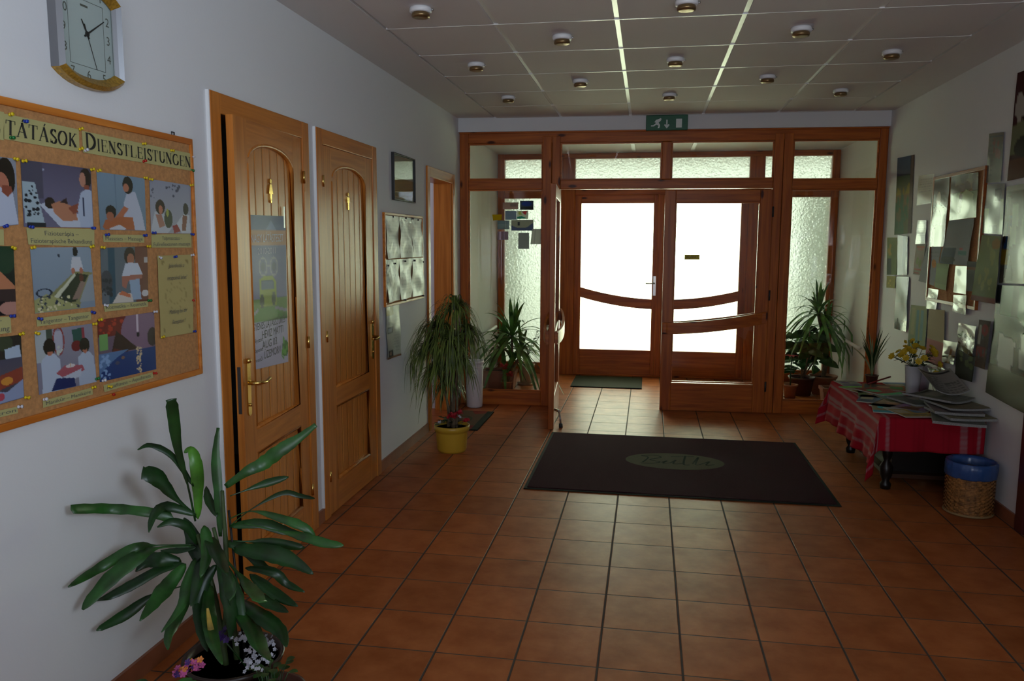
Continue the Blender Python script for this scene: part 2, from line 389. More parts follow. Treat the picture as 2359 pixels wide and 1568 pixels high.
struct('wall_back', MB().box(XL-.14, YB-.14, 0, XR+.14, YB, CZ+.1), M['wall'], 'plain white wall at the rear of the lobby', 'wall')
struct('wall_front', MB().prism([(XL, PY(XL)-.035), (XR, PY(XR)-.035), (XR, PY(XR)+.11), (XL, PY(XL)+.11)], 2, 2.51, CZ+.02), M['wall'], 'white beam above the glazed wooden partition', 'wall')
w = MB().box(-3.4, -3.4, 0, -3.3, 2.6, CZ).box(-3.3, 2.42, 0, XL-.14, 2.56, CZ).box(-3.3, -3.4, 0, XL-.14, -3.3, CZ).box(-3.3, .62, 0, XL-.14, .70, CZ)
struct('wall_side', w, M['wall'], 'pale wall of the side room seen through the open doorway', 'wall')
struct('ceiling_side', MB().box(-3.4, -3.4, CZ, XL-.14, 2.56, CZ+.1), M['ceil'], 'ceiling of the rooms behind the left doors', 'ceiling')
GX = [.146+(x-.146)*1.018 for x in (-1.216, -.638, -.036, .573, 1.185, 1.79)]
GY = [.146*0-.377+.608*k for k in range(-12, 6)]
c = MB(); c.box(XL, YB, CZ, XR, 2.9, CZ+.1)
struct('ceiling', c, M['ceil'], 'white suspended ceiling of square boards over the lobby', 'ceiling')
struct('ceiling_vestibule', MB().box(XL, 2.86, 2.52, XR, YO+.1, 2.62), M['ceil'], 'lower white ceiling of the glazed vestibule', 'ceiling')
# boards hang a few millimetres below the rails
b = MB(); g = .010
for i in range(5):
    for j in range(len(GY)):
        y0 = GY[j]+g/2; y1 = (GY[j+1] if j+1 < len(GY) else PY(.3)-.05)-g/2
        b.box(GX[i]+.013, y0, CZ-.012, GX[i+1]-.013, y1, CZ+.001)
b.box(XL, YB, CZ-.012, GX[0]-.006, 2.6, CZ+.001); b.box(GX[5]+.006, YB, CZ-.012, XR, 2.7, CZ+.001)
struct('ceiling_board', b, M['ceil'], 'white square ceiling boards set between the rails', 'ceiling')
for i, x in enumerate(GX[1:5]):
    struct('trim_%d' % (i+1), MB().box(x-.012, YB, CZ-.008, x+.012, 2.66, CZ-.002), M['tbar'],
           ['long white ceiling rail nearest the doors in the side wall', 'bright white ceiling rail above the left half of the doormat', 'bright white ceiling rail above the exit sign side', 'long white ceiling rail nearest the poster wall'][i], 'ceiling rail')
b = MB()
for y in GY: b.box(GX[0], y-.004, CZ-.0135, GX[5], y+.004, CZ-.004)
struct('trim_5', b, M['tbar'], 'thin white cross rails between the ceiling boards', 'ceiling rail')
for i, x in enumerate((-.04, .58)):
    struct('trim_%d' % (i+6), MB().box(x-.02, 2.95, 2.508, x+.02, YO-.06, 2.519), M['tbar'], ['white rail on the vestibule ceiling over the left door', 'white rail on the vestibule ceiling over the right door'][i], 'ceiling rail')
b = MB()
for a, e in ((YB, -1.63), (-.66, -.56), (.36, 1.535), (2.425, 2.66), (2.76, YO)): b.box(XL, a, 0, XL+.012, e, .072)
struct('baseboard_left', b, M['skirt'], 'brown tile skirting along the wall with the doors', 'baseboard')
b = MB().box(XR-.012, .0, 0, XR, 2.78, .072).box(XR-.012, 2.86, 0, XR, YO, .072)
struct('baseboard_right', b, M['skirt'], 'brown tile skirting along the poster wall', 'baseboard')

# ------------------------------------------------------------------ inner glazed partition
def frame(mb, x0, z0, x1, z1, wl, wb, wr, wt, y0, y1, mh=1):
    mb.box(x0, y0, z0, x0+wl, y1, z1, 0); mb.box(x1-wr, y0, z0, x1, y1, z1, 0)
    mb.box(x0+wl, y0+.001, z1-wt, x1-wr, y1-.001, z1, mh); mb.box(x0+wl, y0+.001, z0, x1-wr, y1-.001, z0+wb, mh)
win = root('window_1', (.27, PY(.27), 0), 'glazed red pine partition between the lobby and the vestibule', 'window', kind='structure')
f1 = MB()
y0, y1 = 0, .09
f1.box(XL+.002, y0, 0, -1.50, y1, 2.51); f1.box(2.07, y0, 0, XR-.002, y1, 2.51)
f1.box(-1.50, y0, 2.41, 2.07, y1, 2.51, 1)
for a, b_ in ((-.818, -.735), (-.732, -.656), (1.203, 1.28), (1.283, 1.362)): f1.box(a, y0-.004, 0, b_, y1, 2.47)
f1.box(-1.50, y0+.004, 2.0, -.818, y1-.004, 2.088, 1); f1.box(1.362, y0+.004, 1.99, 2.07, y1-.004, 2.072, 1)
f1.box(-.656, y0+.002, 2.0, 1.203, y1-.002, 2.082, 1); f1.box(.243, y0+.002, 2.082, .325, y1-.002, 2.41)
f1.box(-1.50, y0+.002, 0, -.818, y1-.002, .135, 1); f1.box(1.362, y0+.002, 0, 2.07, y1-.002, .118, 1)
f1.box(XL+.002, y0-.012, 2.495, XR-.002, y0, 2.52, 1)
f1.tf(ptf); f1.build('window_frame', [M['rw'], M['rwh']], win, bevel=.006)
b = MB()
for (a, z0, c_, z1) in ((-1.50, 2.088, -.818, 2.41), (-1.50, .135, -.818, 2.0), (-.656, 2.082, .243, 2.41), (.325, 2.082, 1.203, 2.41), (1.362, 2.072, 2.07, 2.41), (1.362, .118, 2.07, 1.99)):
    k = MB()
    for X0, Z0, X1, Z1 in ((a, z0, a+.012, z1), (c_-.012, z0, c_, z1), (a+.012, z1-.012, c_-.012, z1), (a+.012, z0, c_-.012, z0+.012)): k.box(X0, .02, Z0, X1, .034, Z1)
    k.tf(ptf).build('glazing_bead', M['rwh'], win)
    MB().box(a-.004, .044, z0-.004, c_+.004, .048, z1+.004).tf(ptf).build('pane', M['glass'], win)

def arc_bar(mb, x0, x1, zc, za, zb, th, y0, y1, m=1, n=14, xc=None):
    """curved rail sagging towards xc: z at x0 is za, at x1 is zb"""
    pts = []
    for i in range(n+1):
        t = i/n; x = x0+(x1-x0)*t; z = za+(zb-za)*(t**zc); pts.append((x, z))
    poly = [(x, z) for x, z in pts]+[(x, z-th) for x, z in reversed(pts)]
    # split in quads so that the section stays clean
    for i in range(n):
        a, b_ = pts[i], pts[i+1]
        mb.prism([(a[0], a[1]-th), (b_[0], b_[1]-th), (b_[0], b_[1]), (a[0], a[1])], 1, y0, y1, m)
# door leaves; local frame: hinge side x = 0, leaf runs to x = Wd, y thickness, z up. rail is lowest at the meeting stile
def leaf_inner(name, label, place, mirror, glassy=True):
    Wd, Hh = .925, 1.985
    o0 = place(Vector((0, 0, 0)))
    d = root(name, (o0.x, o0.y, 0), label, 'door', kind='structure')
    def P(mb): return mb.tf(place)
    fb = MB(); frame(fb, 0, .003, Wd, Hh, .105, .255, .095, .105, 0, .045); P(fb).build('door_frame', [M['rw'], M['rwh']], d, bevel=.004)
    ab = MB()
    n = 16; x0, x1 = .10, Wd-.09; top = lambda x: .80+.115*((Wd-x)/Wd)**1.7
    for i in range(n):
        a = x0+(x1-x0)*i/n; b_ = x0+(x1-x0)*(i+1)/n
        ab.prism([(a, top(a)-.09), (b_, top(b_)-.09), (b_, top(b_)), (a, top(a))], 1, .006, .039, 0)
    P(ab).build('curved_rail', [M['rwh']], d)
    MB_ = MB(); MB_.box(.10, .021, .26, Wd-.09, .025, Hh-.10); P(MB_).build('pane', M['glass'], d)
    be = MB()
    for X0, Z0, X1, Z1 in ((.105, .262, .115, Hh-.105), (Wd-.105, .262, Wd-.095, Hh-.105), (.115, Hh-.117, Wd-.105, Hh-.105), (.115, .267, Wd-.105, .277)): be.box(X0, -.002, Z0, X1, .018, Z1)
    P(be).build('glazing_bead', M['rwh'], d)
    for side in (-1, 1):   # bowed wooden push bars on both faces
        pb = MB(); ya = 0 if side < 0 else .045
        off = lambda t: side*(.022+.042*math.sin(math.pi*min(1, max(0, t)))**.7)
        N = 18; X0, X1 = .02, Wd-.005
        for i in range(N):
            ta, tb = i/N, (i+1)/N; a, b_ = X0+(X1-X0)*ta, X0+(X1-X0)*tb
            za, zb = top(a)+.01, top(b_)+.01
            v = [(a, ya+off(ta), za-.105), (b_, ya+off(tb), zb-.105), (b_, ya+off(tb), zb), (a, ya+off(ta), za),
                 (a, ya+off(ta)-side*.02, za-.105), (b_, ya+off(tb)-side*.02, zb-.105), (b_, ya+off(tb)-side*.02, zb), (a, ya+off(ta)-side*.02, za)]
            pb.add(v, [(0,1,2,3), (4,7,6,5), (0,4,5,1), (3,2,6,7), (0,3,7,4), (1,5,6,2)], 0)
        zz = top(Wd)
        for xx, zq in ((Wd-.075, zz), (.02, top(.05))): pb.box(xx, min(ya, ya+side*.03), zq-.085, xx+.06, max(ya, ya+side*.03), zq)
        P(pb).build('push_bar', M['rwh'], d)
    for z in (.2, 1.02, 1.75):
        P(MB().lathe([(.008, 0), (.008, .09)], (-.004, -.01, z), 10)).build('hinge', M['dark'], d)
    return d
# right leaf, closed
pr = lambda v: Vector((1.203-v.x, PY(1.203-v.x)-.022+v.y, v.z))
dR = leaf_inner('door_2', 'closed right leaf of the inner glazed double door', pr, False)
# left leaf, swung open into the lobby about its left post
ang = math.radians(-86)
def pl(v):
    x, y = v.x, v.y-.045
    return Vector((-.650+x*math.cos(ang)-y*math.sin(ang), PY(-.65)-.01+x*math.sin(ang)+y*math.cos(ang), v.z))
dL = leaf_inner('door_1', 'left leaf of the inner glazed double door swung open towards the doormat', pl, True)
sp = MB(); sp.tube([pl(Vector((.80, .085, .13))), pl(Vector((.83, .10, .03)))], .009, 8, 0); sp.tube([pl(Vector((.75, .05, .135))), pl(Vector((.80, .085, .13)))], .012, 8, 0)
sp.tube([pl(Vector((.83, .10, .035))), pl(Vector((.834, .102, .001)))], .016, 10, 1); sp.build('door_stop', [M['steel'], M['dark']], dL)
# small engraved brass plate on the right leaf's glass
q = [at(1, PY(.5)+.0, *p) for p in ((1577, 586), (1612, 586), (1612, 598), (1577, 598))]
yy = PY(.45)-.004
pt = root('door_plate', (q[0].x, yy, q[0].z), 'small engraved brass plate on the glass of the closed right door leaf', 'sign')
MB().box(q[0].x, yy, q[2].z, q[1].x, yy+.003, q[0].z).build('plate', mat('dull brass plate', (.62, .52, .07), .6, spec=.2), pt)
letters('BEJÁRAT', ((q[0].x+q[1].x)/2, yy-.001, (q[0].z+q[2].z)/2), (1,0,0), (0,0,1), .03, M['ink'], pt, fit=.10)

# ------------------------------------------------------------------ outer glazed wall and doors
wo = root('window_2', (.27, YO, 0), 'outer glazed wall of the vestibule with patterned side lights', 'window', kind='structure')
f1 = MB(); a0 = YO; a1 = YO+.09
f1.box(XL+.002, a0, 0, -1.50, a1, 2.515); f1.box(2.06, a0, 0, XR-.002, a1, 2.515); f1.box(-1.50, a0, 2.455, 2.06, a1, 2.515, 1)
for a, b_ in ((-.86, -.69), (1.21, 1.37)): f1.box(a, a0-.003, 0, b_, a1, 2.46)
for a, b_ in ((-1.50, -.86), (1.37, 2.06)):
    f1.box(a, a0+.002, 2.02, b_, a1-.002, 2.20, 1); f1.box(a, a0+.002, 0, b_, a1-.002, .13, 1)
f1.box(-.69, a0+.002, 2.05, 1.21, a1-.002, 2.215, 1); f1.box(-.69, a0+.004, 0, 1.21, a1-.004, .022, 1); f1.box(.235, a0+.064, 0, .295, a1-.004, 2.06); f1.box(.235, a0-.012, .02, .298, a0+.010, 2.055); f1.box(.25, a0+.002, 2.21, .35, a1-.002, 2.46)
f1.build('window_frame', [M['rw'], M['rwh']], wo, bevel=.006)
for a, z0, c_, z1 in ((-1.5, 2.2, -.86, 2.455), (-1.5, .13, -.86, 2.02), (-.69, 2.215, .25, 2.455), (.35, 2.215, 1.21, 2.455), (1.37, 2.2, 2.06, 2.455), (1.37, .13, 2.06, 2.02)):
    MB().box(a-.005, YO+.045, z0-.005, c_+.005, YO+.051, z1+.005).build('pane', M['frost'], wo)
def leaf_outer(name, label, X0, X1, meet):
    d = root(name, (X0, YO+.015, 0), label, 'door', kind='structure'); Y0, Y1 = YO+.012, YO+.062
    fb = MB(); frame(fb, X0, .012, X1, 2.06, .075, .29, .075, .1, Y0, Y1); fb.build('door_frame', [M['rw'], M['rwh']], d, bevel=.004)
    ab = MB(); n = 16; xs = X0+.07; xe = X1-.07
    top = lambda x: .885+.14*(abs(x-meet)/.95)**2
    for i in range(n):
        a = xs+(xe-xs)*i/n; b_ = xs+(xe-xs)*(i+1)/n
        ab.prism([(a, top(a)-.112), (b_, top(b_)-.112), (b_, top(b_)), (a, top(a))], 1, Y0+.004, Y1-.004)
    ab.build('curved_rail', M['rwh'], d)
    MB().box(X0+.07, YO+.035, .30, X1-.07, YO+.039, 1.97).build('pane', M['glass'], d)
    return d
dO = leaf_outer('door_3', 'left leaf of the outer entrance door with blank bright glass', -.69, .266, .30)
hp = MB().box(.205, YO+.004, .93, .238, YO+.012, 1.15); hp.tube([(.22, YO+.005, 1.07), (.22, YO-.04, 1.07), (.12, YO-.045, 1.07)], .008, 8); hp.build('door_handle', M['steel'], dO)
leaf_outer('door_4', 'right leaf of the outer entrance door behind the closed inner leaf', .268, 1.21, .30)
# grab rails on the vestibule walls
for x, s, lb in ((XL, 1, 'short white rail on the vestibule wall behind the left planter'), (XR, -1, 'short white rail on the vestibule wall behind the tall right plant')):
    r_ = MB().tube([(x+s*.06, 3.15, .565), (x+s*.06, 4.15, .585)], .016, 10)
    for y in (3.3, 4.0): r_.tube([(x, y, .55), (x+s*.06, y, .57)], .009, 8)
    tag(r_.build('grab_rail', M['white']), lb, 'rail')

# ------------------------------------------------------------------ outside
struct('ground', MB().box(-14, 4.66, -.12, 14, 30, -.02), mat('pale paving', (.62, .61, .55), .8, var=.1), 'sunlit pale paving outside the entrance', 'ground')
struct('shade_canopy', MB().box(-2.6, 4.66, 2.62, 3.0, 7.4, 2.75), M['wall'], 'unseen flat roof slab added outside to dim the upper panes', 'shade_canopy')  # unseen slab, added to darken what the transom panes scatter
hm = mat('hedge green', (.06, .10, .035), .7, var=.5, vscale=3)
for x0, x1, lb in ((-7, -1.75, 'unseen green block added outside to darken the left side light'), (2.25, 8, 'unseen green block added outside to darken the right side light')):  # unseen hedges added on both sides to darken the patterned side panes
    hb = MB(); rr = random.Random(3); nx, nz = 24, 12
    V_ = [(x0+(x1-x0)*i/nx, 6.6+rr.uniform(-.12, .12), 2.3*j/nz+rr.uniform(-.05, .05)*(j > 0)) for j in range(nz+1) for i in range(nx+1)]
    V2 = [(v[0], 7.5+rr.uniform(-.1, .1), v[2]) for v in V_]; n0 = len(V_)
    F = [(j*(nx+1)+i, j*(nx+1)+i+1, (j+1)*(nx+1)+i+1, (j+1)*(nx+1)+i) for j in range(nz) for i in range(nx)]
    F += [tuple(q+n0 for q in f_[::-1]) for f_ in F]
    F += [(nz*(nx+1)+i, nz*(nx+1)+i+1, nz*(nx+1)+i+1+n0, nz*(nx+1)+i+n0) for i in range(nx)]
    F += [(j*(nx+1)+e, (j+1)*(nx+1)+e, (j+1)*(nx+1)+e+n0, j*(nx+1)+e+n0) for j in range(nz) for e in (0, nx)]
    tag(hb.add(V_+V2, F, 0, True).build('added_hedge', hm), lb, 'added_hedge', kind='stuff')

# ------------------------------------------------------------------ doors in the left wall
def arched(y0, y1, zs, zt, n=14):
    """opening outline: flat to zs at both jambs, arch up to zt in the middle"""
    c_ = (y0+y1)/2; h = (y1-y0)/2
    return [(c_+h*math.cos(math.pi*(1-i/n)), zs+(zt-zs)*math.sin(math.pi*i/n)**.8) for i in range(n+1)]
def wc_door(name, label, ya, yb, hinge_far, theta, female):
    d = root(name, (XL, (ya+yb)/2, 0), label, 'door', kind='structure')
    cs = MB(); x0, x1 = XL-.14, XL+.018
    cs.box(XL, ya-.045, 0, x1, ya+.03, 2.112); cs.box(XL, yb-.03, 0, x1, yb+.045, 2.112); cs.box(XL+.001, ya+.03, 2.03, x1-.001, yb-.03, 2.112, 1)
    cs.box(x0, ya, 0, XL, ya+.018, 2.05); cs.box(x0, yb-.018, 0, XL, yb, 2.05); cs.box(x0, ya+.018, 2.032, XL, yb-.018, 2.05, 1)
    cs.build('door_frame', [M['pine'], M['pinec']], d, bevel=.004)
    MB().box(XL, ya-.051, .072, XL+.014, ya-.045, 2.112).build('sealing_strip', M['white'], d)
    la, lb = ya+.032, yb-.032
    hy = lb if hinge_far else la
    def P(v):
        dx, dy = v.x-(XL+.004), v.y-hy; s = math.sin(theta); c_ = math.cos(theta)
        if hinge_far: return Vector((XL+.004+dx*c_-dy*s, hy+dx*s+dy*c_, v.z))
        return v
    X0, X1 = XL-.018, XL+.012
    lf = MB(); lf.box(X0, la, .006, X1-.014, lb, 2.028, 1)                 # core seen inside the panels
    pa, pb_ = la+.125, lb-.125
    lf.box(X1-.014, la, .006, X1, pa, 2.028, 0); lf.box(X1-.014, pb_, .006, X1, lb, 2.028, 0)
    lf.box(X1-.0141, pa, .006, X1-.0001, pb_, .175, 2); lf.box(X1-.0141, pa, .605, X1-.0001, pb_, .71, 2)
    A = arched(pa, pb_, 1.845, 1.945)
    for i in range(len(A)-1):
        lf.prism([(A[i][0], A[i][1]), (A[i+1][0], A[i+1][1]), (A[i+1][0], 2.028), (A[i][0], 2.028)], 0, X1-.014, X1-.0001, 2)
    d_ = d; d = lf.tf(P).build('door_leaf', [M['pine'], M['pineb'], M['pinec']], d)
    mo = MB(); xx = X1-.008
    mo.tube([(xx, pa, .72), (xx, pa, 1.845)]+[(xx, y, z) for y, z in A[1:-1]]+[(xx, pb_, 1.845), (xx, pb_, .712), (xx, pa, .712)], .012, 6)
    mo.tube([(xx, pa, .18), (xx, pa, .60), (xx, pb_, .60), (xx, pb_, .18), (xx, pa, .18)], .012, 6)
    mo.tf(P).build('panel_moulding', M['pine'], d)
    # brass lever handle on a long plate
    yh = (la+.05) if hinge_far else (lb-.05); s = 1 if hinge_far else -1
    h = MB(); n = 12
    prof = [(yh+.017*math.cos(2*math.pi*i/n), (1.0 if math.sin(2*math.pi*i/n+.01) > 0 else .80)+.017*math.sin(2*math.pi*i/n)) for i in range(n)]
    h.prism(prof, 0, X1, X1+.006)
    h.tube([(X1, yh, .925), (X1+.045, yh, .925), (X1+.052, yh+s*.02, .924), (X1+.05, yh+s*.07, .918), (X1+.047, yh+s*.12, .926)], [.009, .009, .0085, .007, .008], 10)
    h.ball((X1+.006, yh, 1.02), .012); h.tube([(X1+.004, yh, .83), (X1+.012, yh, .83)], .007, 8)
    h.tf(P).build('door_handle', M['brass'], d)
    for z in (1.84, 1.01, .23):
        yy = lb+.006 if hinge_far else la-.006
        MB().tube([(X1+.006, yy, z-.03), (X1+.006, yy, z+.03)], .007, 8).build('hinge', M['brass'], d)
    MB().box(XL-.010, la-.0015 if hinge_far else lb, .80, XL+.004, la if hinge_far else lb+.0015, 1.0).tf(P).build('lock_plate', M['dark'], d)
    # little brass figure
    f_ = MB(); yc = (pa+pb_)/2-.0; xf = X1-.013
    def disc(y, z, r, n=14, ry=1):
        f_.prism([(y+r*math.cos(2*math.pi*i/n), z+r*ry*math.sin(2*math.pi*i/n)) for i in range(n)], 0, xf, xf+.006)
    disc(yc, 1.792, .011); 
    if female:
        f_.prism([(yc-.010, 1.778), (yc+.010, 1.778), (yc+.024, 1.735), (yc+.010, 1.735), (yc+.006, 1.703), (yc-.006, 1.703), (yc-.010, 1.735), (yc-.024, 1.735)], 0, xf, xf+.006)
        disc(yc, 1.705, .007, 10, 1.5)
    else:
        f_.prism([(yc-.018, 1.778), (yc+.018, 1.778), (yc+.015, 1.745), (yc+.008, 1.742), (yc+.010, 1.705), (yc+.002, 1.705), (yc, 1.73), (yc-.002, 1.705), (yc-.010, 1.705), (yc-.008, 1.742), (yc-.015, 1.745)], 0, xf, xf+.006)
        disc(yc-.016, 1.758, .007)
    f_.tf(P).build('figure_sign', M['brass'], d)
    return d_, P, X1
d5, P5, X5 = wc_door('door_5', 'honey pine panelled toilet door standing slightly ajar with a bus poster on it', -1.53, -.705, True, math.radians(4.0), True)
d6, P6, X6 = wc_door('door_6', 'closed honey pine panelled toilet door between the poster door and the picture frame', -.52, .315, False, 0, False)
d7 = root('door_7', (XL, 1.98, 0), 'open doorway with pine lining next to the glazed partition', 'door', kind='structure')
cs = MB(); a, b_ = 1.60, 2.365
cs.box(XL, a-.055, 0, XL+.018, a+.012, 2.112); cs.box(XL, b_-.012, 0, XL+.018, b_+.055, 2.112); cs.box(XL+.001, a+.012, 2.03, XL+.017, b_-.012, 2.112, 1)
cs.box(XL-.16, a, 0, XL, a+.018, 2.05); cs.box(XL-.16, b_-.018, 0, XL, b_, 2.05); cs.box(XL-.16, a+.018, 2.032, XL, b_-.018, 2.05, 1)
cs.build('door_frame', [M['pine'], M['pinec']], d7, bevel=.004)
d8 = root('door_8', (XR, -.6, 0), 'dark red door at the near end of the poster wall', 'door', kind='structure')
dk = mat('dark red varnish', (.10, .02, .015), .35)
cs = MB(); cs.box(XR-.018, -.10, 0, XR, -.02, 2.1); cs.box(XR-.018, -1.2, 0, XR, -1.12, 2.1); cs.box(XR-.017, -1.12, 2.02, XR, -.10, 2.1); cs.build('door_frame', dk, d8)
MB().box(XR-.008, -1.12, 0, XR-.001, -.10, 2.02).build('door_leaf', dk, d8)

# ------------------------------------------------------------------ ceiling spotlights
lampm = mat('dull gold reflector', (.30, .20, .09), .3, .8)
def spot(loc):
    r_ = root('ceiling_spotlight', loc, 'x', 'spotlight', 'recessed spotlights in the lobby ceiling')
    x, y, z = loc
    MB().lathe([(.001, 0), (.050, 0), (.053, -.006), (.053, -.020), (.047, -.024), (.030, -.024), (.001, -.024)][::-1], loc, 26).build('trim_ring', M['white'], r_)
    MB().lathe([(.001, -.046), (.030, -.047), (.042, -.044), (.044, -.036), (.040, -.022)], loc, 24).build('lamp', lampm, r_)
    MB().tube([(x+.050, y, z-.012), (x+.062, y, z-.012)], .005, 6).build('clip', M['steel'], r_)
    return r_
SP = [((969, 22), 'spotlight nearest the clock wall, first of the left column'), ((1097, 150), 'second spotlight of the left column, above the closed toilet door'), ((1171, 226), 'farthest spotlight of the left column, near the open doorway'),
      ((1295, 86), 'larger spotlight of the second column, left of the bright rail'), ((1337, 188), 'far spotlight of the second column, left of the bright rail'),
      ((1582, 5), 'middle column spotlight cut by the top edge of the picture'), ((1556, 138), 'middle column spotlight between the two bright rails'), ((1542, 220), 'middle column spotlight just before the exit sign'),
      ((1846, 67), 'fourth column spotlight with a bright lit lens'), ((1768, 178), 'fourth column spotlight with a tiny glint, near the partition'),
      ((2055, 121), 'nearer spotlight of the column beside the poster wall'), ((1937, 210), 'farthest spotlight of the column beside the poster wall')]
zs = CZ-.012
s0 = None
for (px, py), lb in SP:
    p = at(2, zs, px, py-4)
    if s0 is None: s0 = spot((p.x, p.y, zs)); o = s0
    else: o = copy_tree(s0); o.location = (p.x, p.y, zs)
    o['label'] = 'white ringed ceiling '+lb if not lb.startswith('larger') else 'white ringed '+lb

# ------------------------------------------------------------------ exit sign
ye = PY(.28)-.037
a = at(1, ye-.03, 1489, 262); b_ = at(1, ye-.03, 1584, 299)
es = root('exit_sign', (a.x, ye, b_.z), 'green emergency exit sign with running man above the glazed doors', 'exit sign')
MB().box(a.x, ye-.035, b_.z, b_.x, ye, min(a.z, CZ-.014)).build('housing', mat('exit green', (.008, .12, .05), .35), es, bevel=.004)
sw = mat('exit white', (.75, .82, .78), .5); fy = ye-.0365
w_, h_ = b_.x-a.x, a.z-b_.z
def ex(poly): return [(a.x+u*w_, b_.z+v*h_) for u, v in poly]
for nm_, polys in (('running_figure', [[(.23,.40),(.22,.50),(.20,.48),(.19,.46),(.24,.62),(.31,.67),(.345,.72),(.375,.66),(.345,.61),(.36,.58),(.30,.46),(.34,.30),(.32,.13),(.28,.13),(.30,.28),(.25,.34),(.19,.24),(.12,.24),(.12,.30),(.17,.31)]]),
    ('arrow', [[(.485,.62),(.515,.62),(.515,.30),(.545,.36),(.565,.30),(.50,.10),(.435,.30),(.455,.36),(.485,.30)]]), ('door_symbol', [[(.72,.14),(.86,.14),(.86,.66),(.72,.66)]])):
    pg = MB()
    for poly in polys: pg.prism(ex(poly), 1, fy, fy+.002)
    pg.build(nm_, sw, es)

# ------------------------------------------------------------------ clock
ck = root('wall_clock', (XL, -2.26, 1.985), 'gold and silver framed wall clock above the cork board', 'clock')
cy_, cz_ = -2.262, 2.149; hw, hh = .145, .163
def outline(s, top=True):
    pts = []
    a, b_ = hw*s, hh*s; dip = .035*s; n = 12
    for i in range(n+1):
        t = -1+2*i/n; pts.append((cy_+a*t*.985, cz_-b_+dip*abs(t)**2.6*1.1))
    for i in range(n+1):
        t = 1-2*i/n; pts.append((cy_+a*t*.985, cz_+b_-dip*abs(t)**2.6*1.1))
    return pts
o1, o2, o3 = outline(1), outline(.86), outline(.80)
silver = mat('brushed silver plastic', (.22, .22, .23), .35, .6); gold = mat('gold speckled plastic', (.42, .24, .035), .35, .4, var=.35, vscale=120)
fb = MB(); n = len(o1)
rings = [(o1, XL), (o1, XL+.028), ([((p[0]+q[0])/2, (p[1]+q[1])/2) for p, q in zip(o1, o2)], XL+.042), (o2, XL+.030), (o3, XL+.018)]
for k in range(len(rings)-1):
    for i in range(n):
        j = (i+1) % n; a, xa = rings[k]; b_, xb = rings[k+1]
        side = i in (12, 25) 
        fb.add([(xa, *a[i]), (xa, *a[j]), (xb, *b_[j]), (xb, *b_[i])], [(0, 1, 2, 3)], 0 if side else 1, False)
fb.build('clock_frame', [silver, gold], ck)
MB().prism(o2, 0, XL+.006, XL+.014).build('clock_face', mat('pale clock face', (.62, .68, .70), .3, coat=.4), ck)
fx = XL+.0145; NY, NZ = (0, 1, 0), (0, 0, 1)
for k in range(1, 13):
    t = math.radians(90-30*k); ux, uz = math.cos(t), math.sin(t); s = min(.098/abs(ux) if abs(ux) > 1e-6 else 9, .122/abs(uz) if abs(uz) > 1e-6 else 9, .15)
    letters(str(k), (fx, cy_+ux*min(s, .14), cz_+uz*min(s, .14)), NY, NZ, .038, M['inkg'], ck, 'numeral')
lb = MB()
for (ya, za), (yb, zb) in (((-.078, .098), (.078, .098)), ((.078, .098), (.078, -.098)), ((.078, -.098), (-.078, -.098)), ((-.078, -.098), (-.078, .098))):
    lb.tube([(fx, cy_+ya, cz_+za), (fx, cy_+yb, cz_+zb)], .0007, 4)
lb.build('dial_line', M['inkg'], ck)
def hand(nm, deg, L, w, back=.015):
    t = math.radians(90-deg); d = (math.cos(t), math.sin(t)); p = (-d[1], d[0])
    pts = [(cy_-d[0]*back+p[0]*w, cz_-d[1]*back+p[1]*w), (cy_-d[0]*back-p[0]*w, cz_-d[1]*back-p[1]*w), (cy_+d[0]*L-p[0]*w*.4, cz_+d[1]*L-p[1]*w*.4), (cy_+d[0]*L+p[0]*w*.4, cz_+d[1]*L+p[1]*w*.4)]
    MB().prism(pts, 0, fx+.001, fx+.0025).build(nm, M['ink'], ck)
hand('hour_hand', 330, .045, .0035); hand('minute_hand', 55, .098, .003); hand('second_hand', 160, .105, .001, .03)
MB().lathe([(.008, 0), (.008, .004)], (0, 0, 0), 14).tf(lambda v: Vector((fx+v.z, cy_+v.x, cz_+v.y))).build('hub', M['ink'], ck)
MB().box(fx, cy_-.022, cz_+.078, fx+.0006, cy_+.010, cz_+.084).build('maker_mark', M['inkg'], ck)
MB().prism(o2, 0, XL+.019, XL+.0205).build('clock_glass', M['glass'], ck)

# ------------------------------------------------------------------ cork service board
BX = XL+.018
A = at(0, BX, 443, 322); B = at(0, BX, 461, 860)
y_r = (A.y+B.y)/2; z_t, z_b = (A.z+at(0, BX, 0, 220).z)/2, (B.z+at(0, BX, 0, 997).z)/2; y_l = y_r-1.45
cork = mat('cork board', (.50, .24, .085), .9, bump=.3, bscale=500, var=.18, vscale=90)
bw = wood('orange board edging', 'd58436', 'b5621e', 1, knots=False)
nb = root('cork_board', (XL, (y_l+y_r)/2, z_b), 'large cork board of treatment photos under the wall clock', 'notice board')
MB().box(XL, y_l+.012, z_b+.012, BX, y_r-.012, z_t-.012).build('cork_panel', cork, nb)
eb = MB(); e = .014
eb.box(XL, y_l, z_b, BX+.008, y_r, z_b+e+.008); eb.box(XL, y_l, z_t-e-.008, BX+.008, y_r, z_t); eb.box(XL, y_l, z_b+e, BX+.008, y_l+e, z_t-e); eb.box(XL, y_r-e, z_b+e, BX+.008, y_r, z_t-e)
eb.build('board_frame', bw, nb, bevel=.003)
hk = MB().tube([(XL+.004, y_r-.10, z_t), (XL+.004, y_r-.10, z_t+.014), (XL+.004, y_r-.085, z_t+.014), (XL+.004, y_r-.085, z_t)], .0025, 6); hk.build('hanging_loop', M['dark'], nb)
def wp(px, py): return at(0, BX+.002, px, py)
SKIN, SK2, WH, HAIR = 'b07058', '8a4a38', 'c4cce0', '1c1410'
